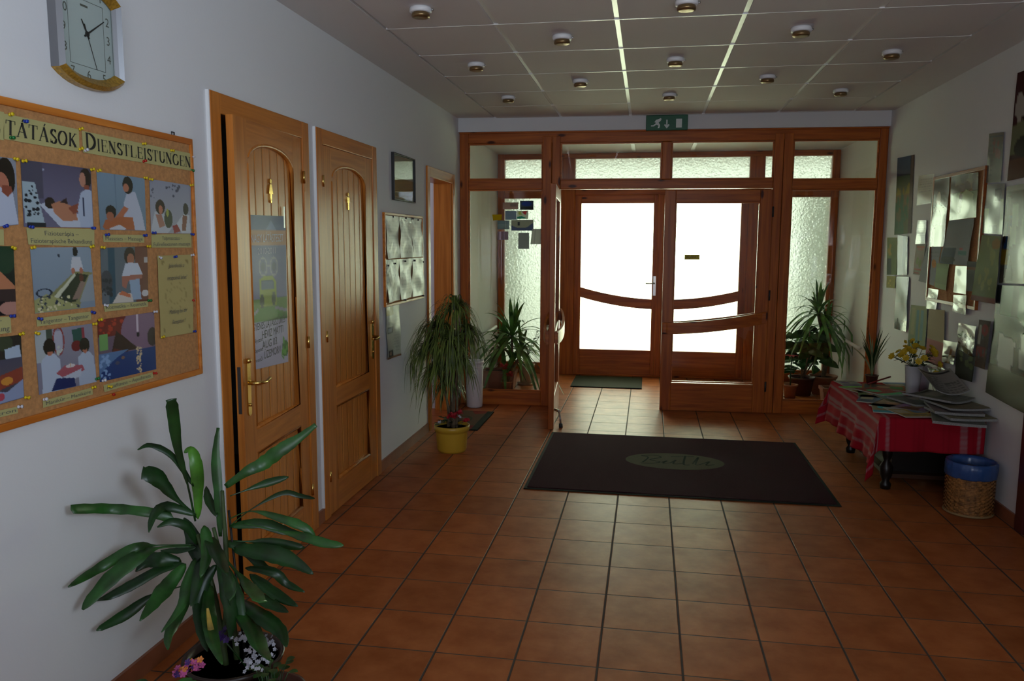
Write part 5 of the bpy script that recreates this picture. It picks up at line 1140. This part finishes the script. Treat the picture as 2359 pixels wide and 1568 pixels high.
# ------------------------------------------------------------------ magazine table
TX0, TX1, TY0, TY1, TZ = 1.545, 2.115, .42, 1.69, .492
dw = mat('black carved wood', (.012, .009, .007), .35)
tb_ = root('side_table', ((TX0+TX1)/2, (TY0+TY1)/2, 0), 'low black carved table under the red striped cloth by the poster wall', 'table')
MB().box(TX0, TY0, TZ-.03, TX1, TY1, TZ-.003).build('table_top', dw, tb_)
MB().box(TX0+.07, TY0+.12, TZ-.10, TX1-.07, TY1-.12, TZ-.03).build('apron', dw, tb_)
for x in (TX0+.10, TX1-.08):
    for y in (TY0+.2, TY1-.2):
        MB().lathe([(.030, .0), (.034, .03), (.020, .05), (.036, .09), (.040, .14), (.018, .18), (.030, .21), (.032, .26), (.020, .30), (.036, .34), (.036, TZ-.10)], (x, y, 0), 14).build('leg', dw, tb_)
MB().box(TX0+.15, TY0+.27, .095, TX1-.03, TY1-.27, TZ-.10).build('cupboard_body', dw, tb_)
MB().box(TX0+.10, TY0+.2, .07, TX1-.08, TY1-.2, .095).build('shelf', mat('dark brown board', (.06, .025, .012), .4), tb_)
# cloth
def cloth():
    ol_, orr, of_, ob = .29, .20, .20, .16; e = .012
    nx, ny = 90, 130; V_ = []; s0, s1 = TX0-ol_, TX1+orr*0; t0, t1 = TY0-of_, TY1+ob
    C = []
    for j in range(ny+1):
        t = t0+(t1-t0)*j/ny
        for i in range(nx+1):
            s = s0+(s1-s0)*i/nx
            dx = max(0, TX0-s); dy = max(0, TY0-t) if t < TY0 else max(0, t-TY1); sy = -1 if t < TY0 else 1
            x = max(s, TX0); y = min(max(t, TY0), TY1); z = TZ
            if dx > 0 or dy > 0:
                mn, mx_ = min(dx, dy), max(dx, dy); z = TZ-mx_-.42*mn
                fl = .018*math.sin(t*17)+.012*math.sin(t*31+1); gl = .012*math.sin(s*19+2)+.006*math.sin(s*41)
                if dx > 0: x = TX0-.012-.10*dx-mn*.30-fl*dx/ol_*.9
                if dy > 0: y = (TY0 if sy < 0 else TY1)+sy*(.012+.06*dy+mn*.30+gl*dy/of_)
                if dx > 0 and dy == 0: x -= 0
                z += .004
            V_.append((x, y, max(z, .03)))
            r_ = 'a81428'; pale = 'a87c80'
            q_ = TX0-s
            band = any(abs(q_-b) < w for b, w in ((.04, .010), (.115, .014), (.150, .010), (.225, .011), (-.03, .008), (-.45, .016), (-.54, .010)))
            c_ = lin(r_)
            if band:
                k = .75 if (int(t*220) % 2 == 0 or dx > 0 and q_ < .18) else .45
                c_ = tuple(a*(1-k)+b*k for a, b in zip(lin(r_), lin(pale)))
            elif int(s*260) % 7 == 0: c_ = tuple(a*.86 for a in c_)
            C.append((*c_, 1))
    F = [(j*(nx+1)+i, j*(nx+1)+i+1, (j+1)*(nx+1)+i+1, (j+1)*(nx+1)+i) for j in range(ny) for i in range(nx)]
    o = MB().add(V_, F, 0, True).build('tablecloth', printed('woven red cloth', .85, 0, .2), solid=.003)
    ca = o.data.color_attributes.new('Col', 'FLOAT_COLOR', 'POINT'); ca.data.foreach_set('color', np.array(C, np.float32).ravel())
    tag(o, 'red woven tablecloth with pale stripes draped over the low table', 'tablecloth')
cloth()
# magazines and newspapers
def cover(seed, bgc, kind):
    rr = random.Random(seed); c2 = '%02x%02x%02x' % tuple(rr.randrange(60, 200) for _ in range(3)); sh = [('bg', bgc)]
    if kind == 'news': sh += [('r', .06, .04, .94, .12, '30302c'), ('t', .06, .16, .46, .96, 16, '5c5c54'), ('r', .54, .18, .94, .45, '8c8880'), ('t', .54, .5, .94, .96, 9, '5c5c54')]
    elif kind == 'photo': sh += [('g', .05, .22, .95, .95, c2, bgc), ('e', .5, .5, .2, .16, 'b08868'), ('p', [(.2, .95), (.3, .65), (.7, .65), (.8, .95)], '%02x%02x%02x' % tuple(rr.randrange(30, 140) for _ in range(3))), ('r', .08, .05, .92, .17, c2)]
    elif kind == 'blocks': sh += [('r', 0, 0, 1, .2, c2), ('r', .08, .3, .45, .6, 'b0a890'), ('r', .55, .3, .92, .6, '5c7c94'), ('t', .08, .66, .92, .95, 7, '50504c')]
    else: sh += [('r', 0, .8, 1, 1, c2), ('e', .35, .4, .22, .2, c2), ('t', .1, .06, .9, .2, 2, '38342c')]
    return sh
zmap = []
def mag(nm, lb, x, y, rot, w, l, th, bgc, kind, tilt=0, lift=0, bend=0, seed=0, group=None):
    z = TZ+.004+lift
    for (x2, y2, r2, z2) in zmap:
        if math.hypot(x-x2, y-y2) < (r2+min(w, l)*.5)*.74: z = max(z, z2)
    zmap.append((x, y, min(w, l)*.5, z+th+.0012+bend))
    a = math.radians(rot); ca, sa = math.cos(a), math.sin(a)
    def P(u, v, h): return Vector((x+u*ca-v*sa, y+u*sa+v*ca, z+h+bend*((u/w*2)**2)+(v+l/2)*math.tan(math.radians(tilt))))
    rt = root(nm, (x, y, z), lb, 'magazine' if nm == 'magazine' else 'newspaper', group)
    n = 8; pg = MB()
    for i in range(n):
        u0, u1 = -w/2+w*i/n, -w/2+w*(i+1)/n
        pg.add([P(u0, -l/2, 0), P(u1, -l/2, 0), P(u1, l/2, 0), P(u0, l/2, 0), P(u0, -l/2, th), P(u1, -l/2, th), P(u1, l/2, th), P(u0, l/2, th)], [(0, 3, 2, 1), (4, 5, 6, 7), (0, 1, 5, 4), (2, 3, 7, 6)]+([(3, 0, 4, 7)] if i == 0 else [])+([(1, 2, 6, 5)] if i == n-1 else []))
    pg.build('pages', pgm if nm == 'magazine' else nwm, rt)
    nx, ny = 24, 30; V_ = []; U, Vv = np.meshgrid(np.linspace(0, 1, nx+1), np.linspace(0, 1, ny+1)); C = paint(cover(seed, bgc, kind), U, Vv)
    for j in range(ny+1):
        for i in range(nx+1): V_.append(P(-w/2+w*i/nx, l/2-l*j/ny, th+.0006))
    F = [(j*(nx+1)+i, (j+1)*(nx+1)+i, (j+1)*(nx+1)+i+1, j*(nx+1)+i+1) for j in range(ny) for i in range(nx)]
    o = MB().add(V_, F, 0, True).build('cover', magc, rt)
    arr = np.ones((len(V_), 4), np.float32); arr[:, :3] = C.reshape(-1, 3); at_ = o.data.color_attributes.new('Col', 'FLOAT_COLOR', 'POINT'); at_.data.foreach_set('color', arr.ravel())
magc = printed('magazine cover', .5, 0, .12)
pgm = mat('magazine pages', (.50, .48, .42), .7); nwm = mat('newsprint edges', (.30, .30, .29), .85, var=.3, vscale=300)
MG = 'magazines spread over the far half of the table'; NW = 'newspapers piled on the near half of the table'
for a in [('magazine', 'pale leaflet at the far left corner of the red cloth', 1.63, 1.58, 8, .15, .21, .003, '8c8c88', 'plain', 0, 0, 0, 1, MG),
          ('magazine', 'orange edged magazine behind the white vase', 1.83, 1.44, 75, .21, .28, .006, 'a06030', 'photo', 0, 0, 0, 2, MG),
          ('magazine', 'yellow covered magazine at the left edge of the table', 1.64, 1.33, 20, .17, .24, .004, 'a89858', 'blocks', 0, 0, 0, 3, MG),
          ('magazine', 'green tinted magazine overlapping the yellow covered one', 1.68, 1.15, -12, .18, .25, .004, '6c8058', 'photo', 0, 0, 0, 4, MG),
          ('magazine', 'cream magazine lying against the wall side behind the vase', 1.99, 1.54, 5, .20, .24, .005, 'a09c88', 'blocks', 0, 0, 0, 5, MG),
          ('magazine', 'red and cream magazine just left of the white vase', 1.755, 1.24, 30, .20, .27, .006, '984030', 'plain', 0, 0, 0, 6, MG),
          ('magazine', 'blue cornered magazine midway along the left edge', 1.65, .97, -20, .20, .27, .004, '5c6c84', 'blocks', 0, 0, 0, 7, MG),
          ('magazine', 'olive magazine topping the middle heap', 1.80, 1.03, 10, .21, .28, .006, '7c7850', 'photo', 0, 0, 0, 8, MG),
          ('magazine', 'brown covered magazine tucked under the middle heap', 1.72, .82, -32, .21, .28, .005, '685440', 'photo', 0, 0, 0, 9, MG),
          ('magazine', 'beige magazine hanging a little over the near left corner', 1.66, .66, -12, .21, .28, .005, '948868', 'plain', 0, 0, 0, 10, MG),
          ('magazine', 'yellow striped magazine near the front edge of the cloth', 1.74, .55, 12, .20, .27, .005, 'a89050', 'blocks', 0, 0, 0, 11, MG),
          ('magazine', 'pale mauve magazine leaning toward the newspapers', 1.83, .72, -40, .20, .27, .006, '847480', 'photo', 0, 0, 0, 12, MG),
          ('newspaper', 'thick grey newspaper at the bottom of the near pile, sticking out over the cloth', 1.96, .42, -16, .27, .36, .016, '74766e', 'news', 0, 0, .002, 21, NW),
          ('newspaper', 'second newspaper of the near pile with a pale yellow edge', 1.985, .46, 6, .26, .34, .014, '8c8868', 'news', 0, 0, .004, 22, NW),
          ('newspaper', 'folded newspaper with a mauve strip in the middle of the near pile', 1.97, .52, -8, .26, .34, .014, '7c7474', 'news', 0, 0, .004, 23, NW),
          ('newspaper', 'folded brownish newspaper near the top of the pile', 1.99, .56, 12, .25, .33, .012, '847c60', 'news', 0, 0, .006, 24, NW),
          ('newspaper', 'grey newspaper with a dark banner topping the pile', 1.93, .66, 38, .24, .32, .012, '70726c', 'news', 0, 0, .012, 25, NW),
          ('newspaper', 'open newspaper leaning up against the poster wall', 2.00, .80, 5, .20, .28, .006, '8a8880', 'news', 18, .02, .03, 26, NW),
          ('newspaper', 'dark folded newspaper between the magazines and the pile', 1.86, .86, 20, .20, .28, .012, '484a4c', 'news', 0, 0, .003, 27, NW)]:
    nm, lb, x, y, rot, w, l, th, bgc, kind, tilt, lift, bend, seed, grp = a
    mag(nm, lb, x, y, rot, w, l, th, bgc, kind, tilt, lift, bend, seed, grp)
# white vase with yellow flowers
vz = TZ+.008; vc = Vector((1.955, 1.22, vz))
vr = root('flower_vase', tuple(vc), 'white tapered vase full of yellow flowers among the magazines', 'vase')
MB().lathe([(.038, 0), (.040, .004), (.056, .19), (.058, .195), (.053, .195), (.036, .03), (.001, .03)], vc, 28).build('vase_body', mat('white glazed vase', (.62, .62, .66), .3), vr)
lb_ = MB(); proto = None
for i in range(26):
    a = R.uniform(0, 6.28); el = R.uniform(.1, 1.4); d = Vector((math.cos(a)*math.cos(el), math.sin(a)*math.cos(el), math.sin(el))); c = vc+Vector((0, 0, .18))+Vector((d.x*.16, d.y*.14, d.z*.13+R.uniform(0, .05)))
    c.x = min(c.x, XR-.035)
    lb_.tube([vc+Vector((0, 0, .1)), vc+Vector((d.x*.03, d.y*.03, .2)), c], .0018, 4)
    fbm = MB()
    for q_ in range(3): blossom(fbm, c+Vector((0, 0, .004*q_)), .026-.005*q_, 7, tilt=(d+Vector((-.2, -.6, .3))).normalized())
    fbm.ball(c+d*.004, .006)
    fbm.build('flower_head', yelp, vr)
for i in range(26):
    a = R.uniform(0, 6.28); p = vc+Vector((math.cos(a)*.05, math.sin(a)*.05, .215+R.uniform(0, .06)))
    if p.x < XR-.13 or math.cos(a) < 0: oval(lb_, p, (math.cos(a), math.sin(a), .3), .085, .03, droop=.35)
for i in range(8):
    p = vc+Vector((-.02, R.uniform(-.03, .03), .25)); blossom_tip = p+Vector((R.uniform(-.03, .03), R.uniform(-.03, .03), .12)); lb_.tube([p, blossom_tip], .0018, 4)
lb_.build('foliage', G[0], vr)
sp_ = MB()
for i in range(14): blossom(sp_, vc+Vector((-.03+R.uniform(-.04, .04), R.uniform(-.04, .04), .33+R.uniform(-.03, .05))), .016, 6)
sp_.build('flower_spray', yelp, vr)
# second vase and wrapped bouquet
v2 = Vector((2.045, 1.02, TZ+.02)); r2_ = root('wrapped_bouquet', tuple(v2), 'bouquet wrapped in clear film with yellow and green ribbons right of the vase', 'bouquet')
MB().lathe([(.030, 0), (.022, .05), (.075, .20)], v2, 14, sx=.9, wob=lambda k, a: .12*math.sin(a*5+k)).build('film_wrap', M['glass'], r2_)
bb = MB()
for i in range(16): blossom(bb, v2+Vector((R.uniform(-.045, .04), R.uniform(-.05, .05), .12+R.uniform(0, .07))), .022, 6, m=R.choice((0, 1, 1)))
for i in range(5): oval(bb, v2+Vector((R.uniform(-.04, .01), R.uniform(-.04, .04), .03)), (R.uniform(-1, .2), R.uniform(-1, .3), .3), .06, .02, m=0)
bb.build('blossoms', [yelp, leafmat('lime green', (.16, .30, .04), .4)], r2_)
MB().tube([v2, v2+Vector((0, 0, .12))], .006, 6).build('stem', G[1], r2_)
v3 = Vector((2.065, 1.355, TZ+.010)); r3_ = root('pale_vase', tuple(v3), 'second pale lilac vase half hidden behind the white one', 'vase')
MB().lathe([(.035, 0), (.045, .10), (.050, .17), (.044, .172), (.03, .02), (.001, .02)], v3, 22).build('vase_body', mat('lilac glaze', (.50, .48, .56), .3), r3_)
lb_ = MB()
for i in range(9): a = i*.7; oval(lb_, v3+Vector((0, 0, .17)), (-abs(math.cos(a)), math.sin(a), .9), .10, .022, droop=.5)
lb_.build('foliage', G[0], r3_)
# grassy plant on the far corner of the table
gpz = TZ+.006; gp = root('grass_plant', (1.80, 1.635, gpz), 'thin upright striped grass plant at the far end of the table', 'plant')
pb = MB(); pot(pb, Vector((1.80, 1.635, gpz)), .035, .045, .06, .004); pb.build('pot', pot_d, gp)
fa, fb2 = MB(), MB()
for i in range(34):
    a = R.uniform(0, 6.28); l = R.uniform(.25, .42); s = R.uniform(.02, .16); pts = [Vector((1.80, 1.635, gpz+.05))+Vector((math.cos(a)*s*t**1.6, math.sin(a)*s*t**1.6, l*t-.10*t*t*(s*5))) for t in (0, .2, .4, .6, .8, 1)]
    for p in pts: p.x = min(p.x, XR-.02)
    (fa if i % 3 else fb2).ribbon(pts, [.010, .014, .014, .011, .008, .001], (math.cos(a), math.sin(a)-.8, .4), .2)
fa.build('foliage', G[0], gp); fb2.build('striped_leaf', leafmat('pale striped leaf', (.22, .26, .12), .4), gp)
pen = MB().tube([(1.74, 1.50, TZ+.020), (1.93, 1.64, TZ+.055)], .006, 8).build('incense_stick', mat('dark red stick', (.20, .01, .012), .4)); tag(pen, 'thin dark red stick lying across the far magazines', 'stick')

# ------------------------------------------------------------------ wicker waste basket with a blue liner
wc = Vector((1.985, .235, 0)); wb_ = root('waste_basket', tuple(wc), 'woven brown waste basket with a blue bin liner beside the table', 'waste basket')
wick = mat('woven cane', (.34, .15, .04), .6, var=.6, vscale=45)
b = MB(); nz_, na = 22, 60
for k in range(nz_):
    z = .012+.235*k/nz_
    for i in range(na):
        a0, a1 = 2*math.pi*i/na, 2*math.pi*(i+1)/na; o_ = .0065 if ((i//2)+k) % 2 else 0; r_ = .121+.004*z+o_
        b.add([(wc.x+r_*math.cos(a0), wc.y+r_*math.sin(a0), z), (wc.x+r_*math.cos(a1), wc.y+r_*math.sin(a1), z), (wc.x+r_*math.cos(a1), wc.y+r_*math.sin(a1), z+.0106), (wc.x+r_*math.cos(a0), wc.y+r_*math.sin(a0), z+.0106)], [(0, 1, 2, 3)])
b.lathe([(.117, .005), (.119, .25)], wc, 40); b.build('basket_weave', wick, wb_)
MB().lathe([(.001, .002), (.127, .002), (.132, .008), (.127, .016)], wc, 40).build('base_ring', mat('pale cane rim', (.34, .22, .09), .6), wb_)
lin_ = mat('blue bin liner', (.035, .10, .30), .3, trans=0, coat=.2)
MB().lathe([(.127, .215), (.132, .222), (.133, .27), (.130, .300), (.124, .305), (.114, .285), (.112, .22), (.10, .10), (.001, .08)], wc, 48, wob=lambda k, a: .022*math.sin(a*9+k*1.7)+.018*math.sin(a*17+k)+.01*math.sin(a*31)).build('bin_liner', lin_, wb_)

# ------------------------------------------------------------------ posters and notices on the right wall
def rp(px, py, k): return at(0, XR-.003-.0022*k, px, py)
cb_y0, cb_y1, cb_z0, cb_z1 = .715, 1.60, 1.12, 1.99
cbt = root('notice_board', (XR, (cb_y0+cb_y1)/2, cb_z0), 'wood framed notice board half buried under posters on the right wall', 'notice board')
MB().box(XR-.010, cb_y0+.01, cb_z0+.01, XR, cb_y1-.01, cb_z1-.01).build('cork_panel', cork, cbt)
b = MB(); frame_yz(b, XR-.020, XR, cb_y0, cb_z0, cb_y1, cb_z1, .022); b.build('frame', wood('dark orange edging', 'a8602c', '8a4820', 1, knots=False), cbt, bevel=.002)
gl_ = printed('glossy laminated sheet', .24, .22, .3); mt_ = printed('matt sheet', .6, 0, .08)
PO = [
 ('poster', 'tall landscape poster nearest the glazed partition', [(2068,364),(2107,356),(2099,537),(2060,541)], 0, mt_, .002, [('g',0,0,1,.25,'3c4c6c','4c5060'),('g',0,.25,1,.5,'34401c','5c5828'),('n',0,.4,1,.6,30,1,.06,'8c7c28'),('g',0,.5,1,1,'7c6438','4c5c2c'),('n',0,.55,1,1,40,2,.07,'3c5c30'),('r',.82,0,1,1,'4c2c20')]),
 ('notice_sheet', 'white upright notice between the landscape poster and the framed board', [(2117,405),(2153,400),(2146,468),(2112,473)], 0, gl_, .004, [('bg','b0ac98'),('t',.1,.1,.9,.6,6,'908c80')]),
 ('poster', 'poster of a dark haired woman in white on the framed board', [(2154,408),(2189,403),(2176,568),(2143,568)], 5, gl_, .010, [('bg','3c2c24'),('e',.45,.35,.4,.25,'18120e'),('e',.42,.32,.14,.1,'a07c60'),('p',[(.1,.45),(.4,.38),(.8,.45),(1,.7),(.8,1),(.2,1)],'b0b8a0'),('e',.35,.6,.28,.14,'2c2c20'),('r',.3,.7,.8,1,'98a488')]),
 ('poster', 'brown and green poster in the right half of the framed board', [(2192,405),(2256,396),(2249,500),(2188,508)], 6, gl_, .008, [('g',0,0,1,.4,'5c5c34','68401c'),('n',0,0,1,.4,12,5,.1,'3c3018'),('g',0,.4,1,1,'6c8450','a4c484'),('p',[(.05,.45),(.25,.4),(.25,1),(.1,1)],'8cac6c'),('p',[(.3,1),(.4,.5),(.6,.35),(.85,.45),(.95,.9),(.9,1)],'b4cc94'),('p',[(.3,.8),(.4,.4),(.5,.5),(.4,.9)],'48341c')]),
 ('notice_sheet', 'large grey sheet hanging over the lower half of the framed board', [(2187,508),(2245,502),(2229,612),(2166,606)], 9, mt_, .010, [('bg','7c7c80'),('r',.05,.62,.52,1,'1c2038'),('e',.3,.9,.25,.08,'100c14'),('r',.6,.7,.9,.78,'4c6c6c'),('r',.62,.62,.74,.66,'9c5c5c')]),
 ('notice_sheet', 'narrow glossy white sheet left of the woman in white poster', [(2115,507),(2135,507),(2133,561),(2111,562)], 1, gl_, .010, [('bg','a8b0a4'),('t',.1,.1,.9,.9,8,'8c948c')]),
 ('flyer', 'flyer with red headline and green figures in the left column', [(2111,562),(2133,563),(2122,634),(2104,631)], 2, mt_, .003, [('bg','8c7c68'),('r',.1,.05,.9,.12,'a04c34'),('r',.2,.15,.8,.19,'98503c'),('e',.35,.55,.15,.13,'6c7430'),('e',.65,.62,.14,.14,'6c7430'),('r',.1,.8,.9,.86,'a0483c'),('r',.1,.92,.7,.96,'983c34')]),
 ('notice_sheet', 'plain grey sheet right of the red headline flyer', [(2135,570),(2170,567),(2153,658),(2117,647)], 3, mt_, .006, [('bg','7c7c80'),('t',.1,.1,.9,.3,2,'6c6c70')]),
 ('flyer', 'light green sheet under the dark blue corner of the grey sheet', [(2158,606),(2187,608),(2179,669),(2153,661)], 7, mt_, .004, [('bg','8ca06c'),('g',0,.2,1,.8,'90a870','84986a')]),
 ('flyer', 'pale green blank sheet below the framed board', [(2202,612),(2229,613),(2226,678),(2197,673)], 8, gl_, .004, [('bg','a8b898')]),
 ('flyer', 'dark brown photo sheet at the lower right of the framed board', [(2228,601),(2253,603),(2250,671),(2226,670)], 10, mt_, .003, [('bg','2c2018'),('r',0,.2,1,.28,'7c5030')]),
 ('poster', 'tall olive poster with a red lower edge over the frame corner', [(2263,541),(2309,544),(2294,700),(2236,690)], 11, mt_, .012, [('g',0,0,1,.5,'747840','7c8c54'),('g',0,.5,1,.93,'7c8c54','5c6430'),('n',.2,.1,.9,.8,16,6,.06,'8c9450'),('r',0,.93,1,1,'6c2c20'),('e',.8,.12,.2,.08,'8c7034')]),
 ('poster', 'small olive green poster at the far edge below the landscape poster', [(2044,547),(2067,547),(2066,633),(2043,633)], 1, mt_, .002, [('g',0,0,1,1,'6c7434','5c6c34'),('r',.05,.55,.45,.98,'242c18'),('n',.1,.2,.8,.5,6,7,.08,'9c8430')]),
 ('flyer', 'little yellow green flyer under the small olive poster', [(2043,635),(2064,636),(2062,664),(2042,662)], 1, mt_, .002, [('bg','8a8430'),('n',.2,.3,.8,.9,5,7,.1,'b8a848')]),
 ('notice_sheet', 'shiny pale sheet with a dark edge beside the small olive poster', [(2068,541),(2092,545),(2090,633),(2067,633)], 2, gl_, .006, [('g',0,0,.55,1,'b8c4b4','a8b8a4'),('g',.55,0,.88,1,'5c7068','4c6058'),('r',.88,0,1,1,'2c2c24')]),
 ('notice_sheet', 'long crumpled transparent sleeve below the shiny pale sheet', [(2067,637),(2095,638),(2089,764),(2060,756)], 2, gl_, .014, [('g',0,0,1,.5,'8c9890','9c9c90'),('g',0,.5,1,1,'a09c90','5c5c58'),('r',.9,0,1,.8,'3c4c74'),('n',0,.85,1,1,20,3,.06,'40403c')]),
 ('photo_print', 'small black and white print in the middle of the papers', [(2138,663),(2162,667),(2158,713),(2135,711)], 4, gl_, .006, [('bg','b8b4b0'),('n',.2,.15,.9,.6,16,6,.08,'3c3c40'),('r',0,.6,.8,1,'8c9484')]),
 ('flyer', 'greenish flyer with a teal stripe behind the yellow flowers', [(2099,702),(2137,706),(2132,805),(2091,798)], 3, mt_, .004, [('g',0,0,1,1,'7c8458','6c7c50'),('r',.4,.1,.55,.9,'4c7470'),('r',.62,.1,.8,.8,'5c8078'),('r',.1,.05,.3,.7,'8c8c5c')]),
 ('poster', 'beige to red poster right behind the yellow flowers', [(2140,711),(2177,714),(2173,850),(2132,830)], 5, mt_, .004, [('g',0,0,1,.6,'98845c','a08c64'),('g',0,.55,1,1,'984c40','8a2c34')]),
 ('photo_print', 'pair of small brown photos above the crumpled white sheet', [(2197,679),(2227,680),(2224,725),(2195,716)], 9, gl_, .006, [('bg','acb09c'),('r',.3,.05,.9,.4,'4c4430'),('r',0,.45,.8,1,'4c3828'),('r',.5,.5,1,.7,'c0b8a8')]),
 ('photo_print', 'small photo sheet half hidden above the newspaper pile', [(2174,783),(2206,789),(2197,840),(2171,833)], 6, gl_, .006, [('bg','b0aca4'),('r',0,.6,1,1,'3c2c20'),('p',[(.4,1),(.6,.3),(.75,.3),(.6,1)],'8c6c50')]),
 ('notice_sheet', 'crumpled white sheet with black specks above the newspapers', [(2210,743),(2252,752),(2246,822),(2208,804)], 9, gl_, .020, [('bg','c0bcb4'),('n',0,.3,1,1,26,8,.06,'2c2820'),('r',0,.8,1,1,'3c3828')]),
 ('poster', 'dark red poster lowest beside the crumpled white sheet', [(2256,736),(2283,740),(2270,851),(2246,843)], 10, mt_, .005, [('bg','3c1818'),('e',.6,.2,.3,.12,'7c1c24'),('r',0,.55,.8,.75,'6c141c'),('r',.1,.1,.3,.5,'a09c90'),('n',0,.2,1,.8,8,5,.05,'4c4c54')]),
 ('poster', 'black and green photo sheet touching the newspaper pile', [(2205,800),(2247,822),(2241,880),(2200,868)], 7, mt_, .005, [('bg','1c1a18'),('n',.1,.1,.9,.5,10,4,.1,'4c5434')]),
 ('notice_sheet', 'single pale sheet pinned high beside the big red poster', [(2279,308),(2313,304),(2306,419),(2272,421)], 2, gl_, .004, [('bg','6c7468'),('r',.05,.05,.95,.08,'4c6064'),('n',.3,.15,.8,.5,8,4,.08,'7c5c54'),('t',.1,.1,.4,.9,8,'5c645c')]),
 ('notice_sheet', 'pale grey sheet with two dark blue blocks on the right wall', [(2275,425),(2316,422),(2310,540),(2262,537)], 3, gl_, .006, [('g',0,0,1,1,'6c6c70','7c8474'),('r',.0,.5,.25,1,'90a880'),('r',.5,.1,.85,.35,'303448'),('r',.35,.84,.75,.98,'1c2038'),('r',.85,.3,1,1,'98a888')]),
 ('poster', 'large dark red portrait poster at the upper right picture edge', [(2345,168),(2420,140),(2410,398),(2321,417)], 4, mt_, .006, [('bg','3a1418'),('e',.6,.3,.35,.25,'14100c'),('e',.6,.32,.16,.14,'8c6850'),('p',[(.0,.5),(.3,.45),(.6,.6),(.5,.8),(0,.75)],'6c6c4c'),('n',.1,.1,.5,.4,8,3,.08,'a09890'),('r',0,.8,1,1,'5c3424'),('e',.4,.7,.3,.1,'201410')]),
 ('poster', 'blue and white street poster right of the olive poster', [(2320,430),(2420,412),(2420,655),(2303,652)], 3, gl_, .008, [('bg','5c5a4c'),('r',0,0,1,.05,'98a08c'),('p',[(.05,.1),(.15,.1),(.1,.6),(0,.6)],'301c1c'),('p',[(.1,.3),(.2,.3),(.15,.65),(.05,.65)],'1c4470'),('p',[(.2,.2),(.35,.2),(.3,.6),(.15,.65)],'98b088'),('e',.7,.5,.3,.3,'6c7058'),('r',0,.65,.15,.8,'8c7428'),('p',[(.5,1),(.6,.6),(.9,.55),(1,1)],'5c4434'),('p',[(.1,1),(.2,.7),(.3,.95)],'2c1c14')]),
 ('poster', 'long green and white photo poster low at the right picture edge', [(2299,656),(2420,662),(2420,985),(2272,903)], 5, gl_, .008, [('g',0,0,1,.4,'5c8464','4c6c4c'),('r',.0,0,.1,.3,'2c3034'),('r',.35,0,.45,.5,'50604c'),('e',.3,.35,.3,.1,'1c3424'),('p',[(.12,.42),(.45,.46),(.4,.75),(.15,.7)],'a8aca8'),('p',[(.55,.4),(1,.4),(1,.65),(.5,.68)],'a4a8a4'),('g',0,.72,1,1,'5c6450','5c5c48'),('r',.68,.82,1,.88,'1c5438'),('r',.7,.9,1,.98,'94782c')]),
]
for k, (nm, lb, q, lay, mtl, wv, sh) in enumerate(PO):
    o = sheet(nm, [rp(x, y, lay) for x, y in q], sh, mtl, nx=34, ny=44, wave=wv*.6, seed=50+k)
    tag(o, lb, {'poster': 'poster', 'notice_sheet': 'notice', 'flyer': 'flyer', 'photo_print': 'photo'}[nm], 'papers pinned on the right wall')

# ------------------------------------------------------------------ tidy helper properties
for o in bpy.data.objects:
    if '_org' in o: del o['_org']
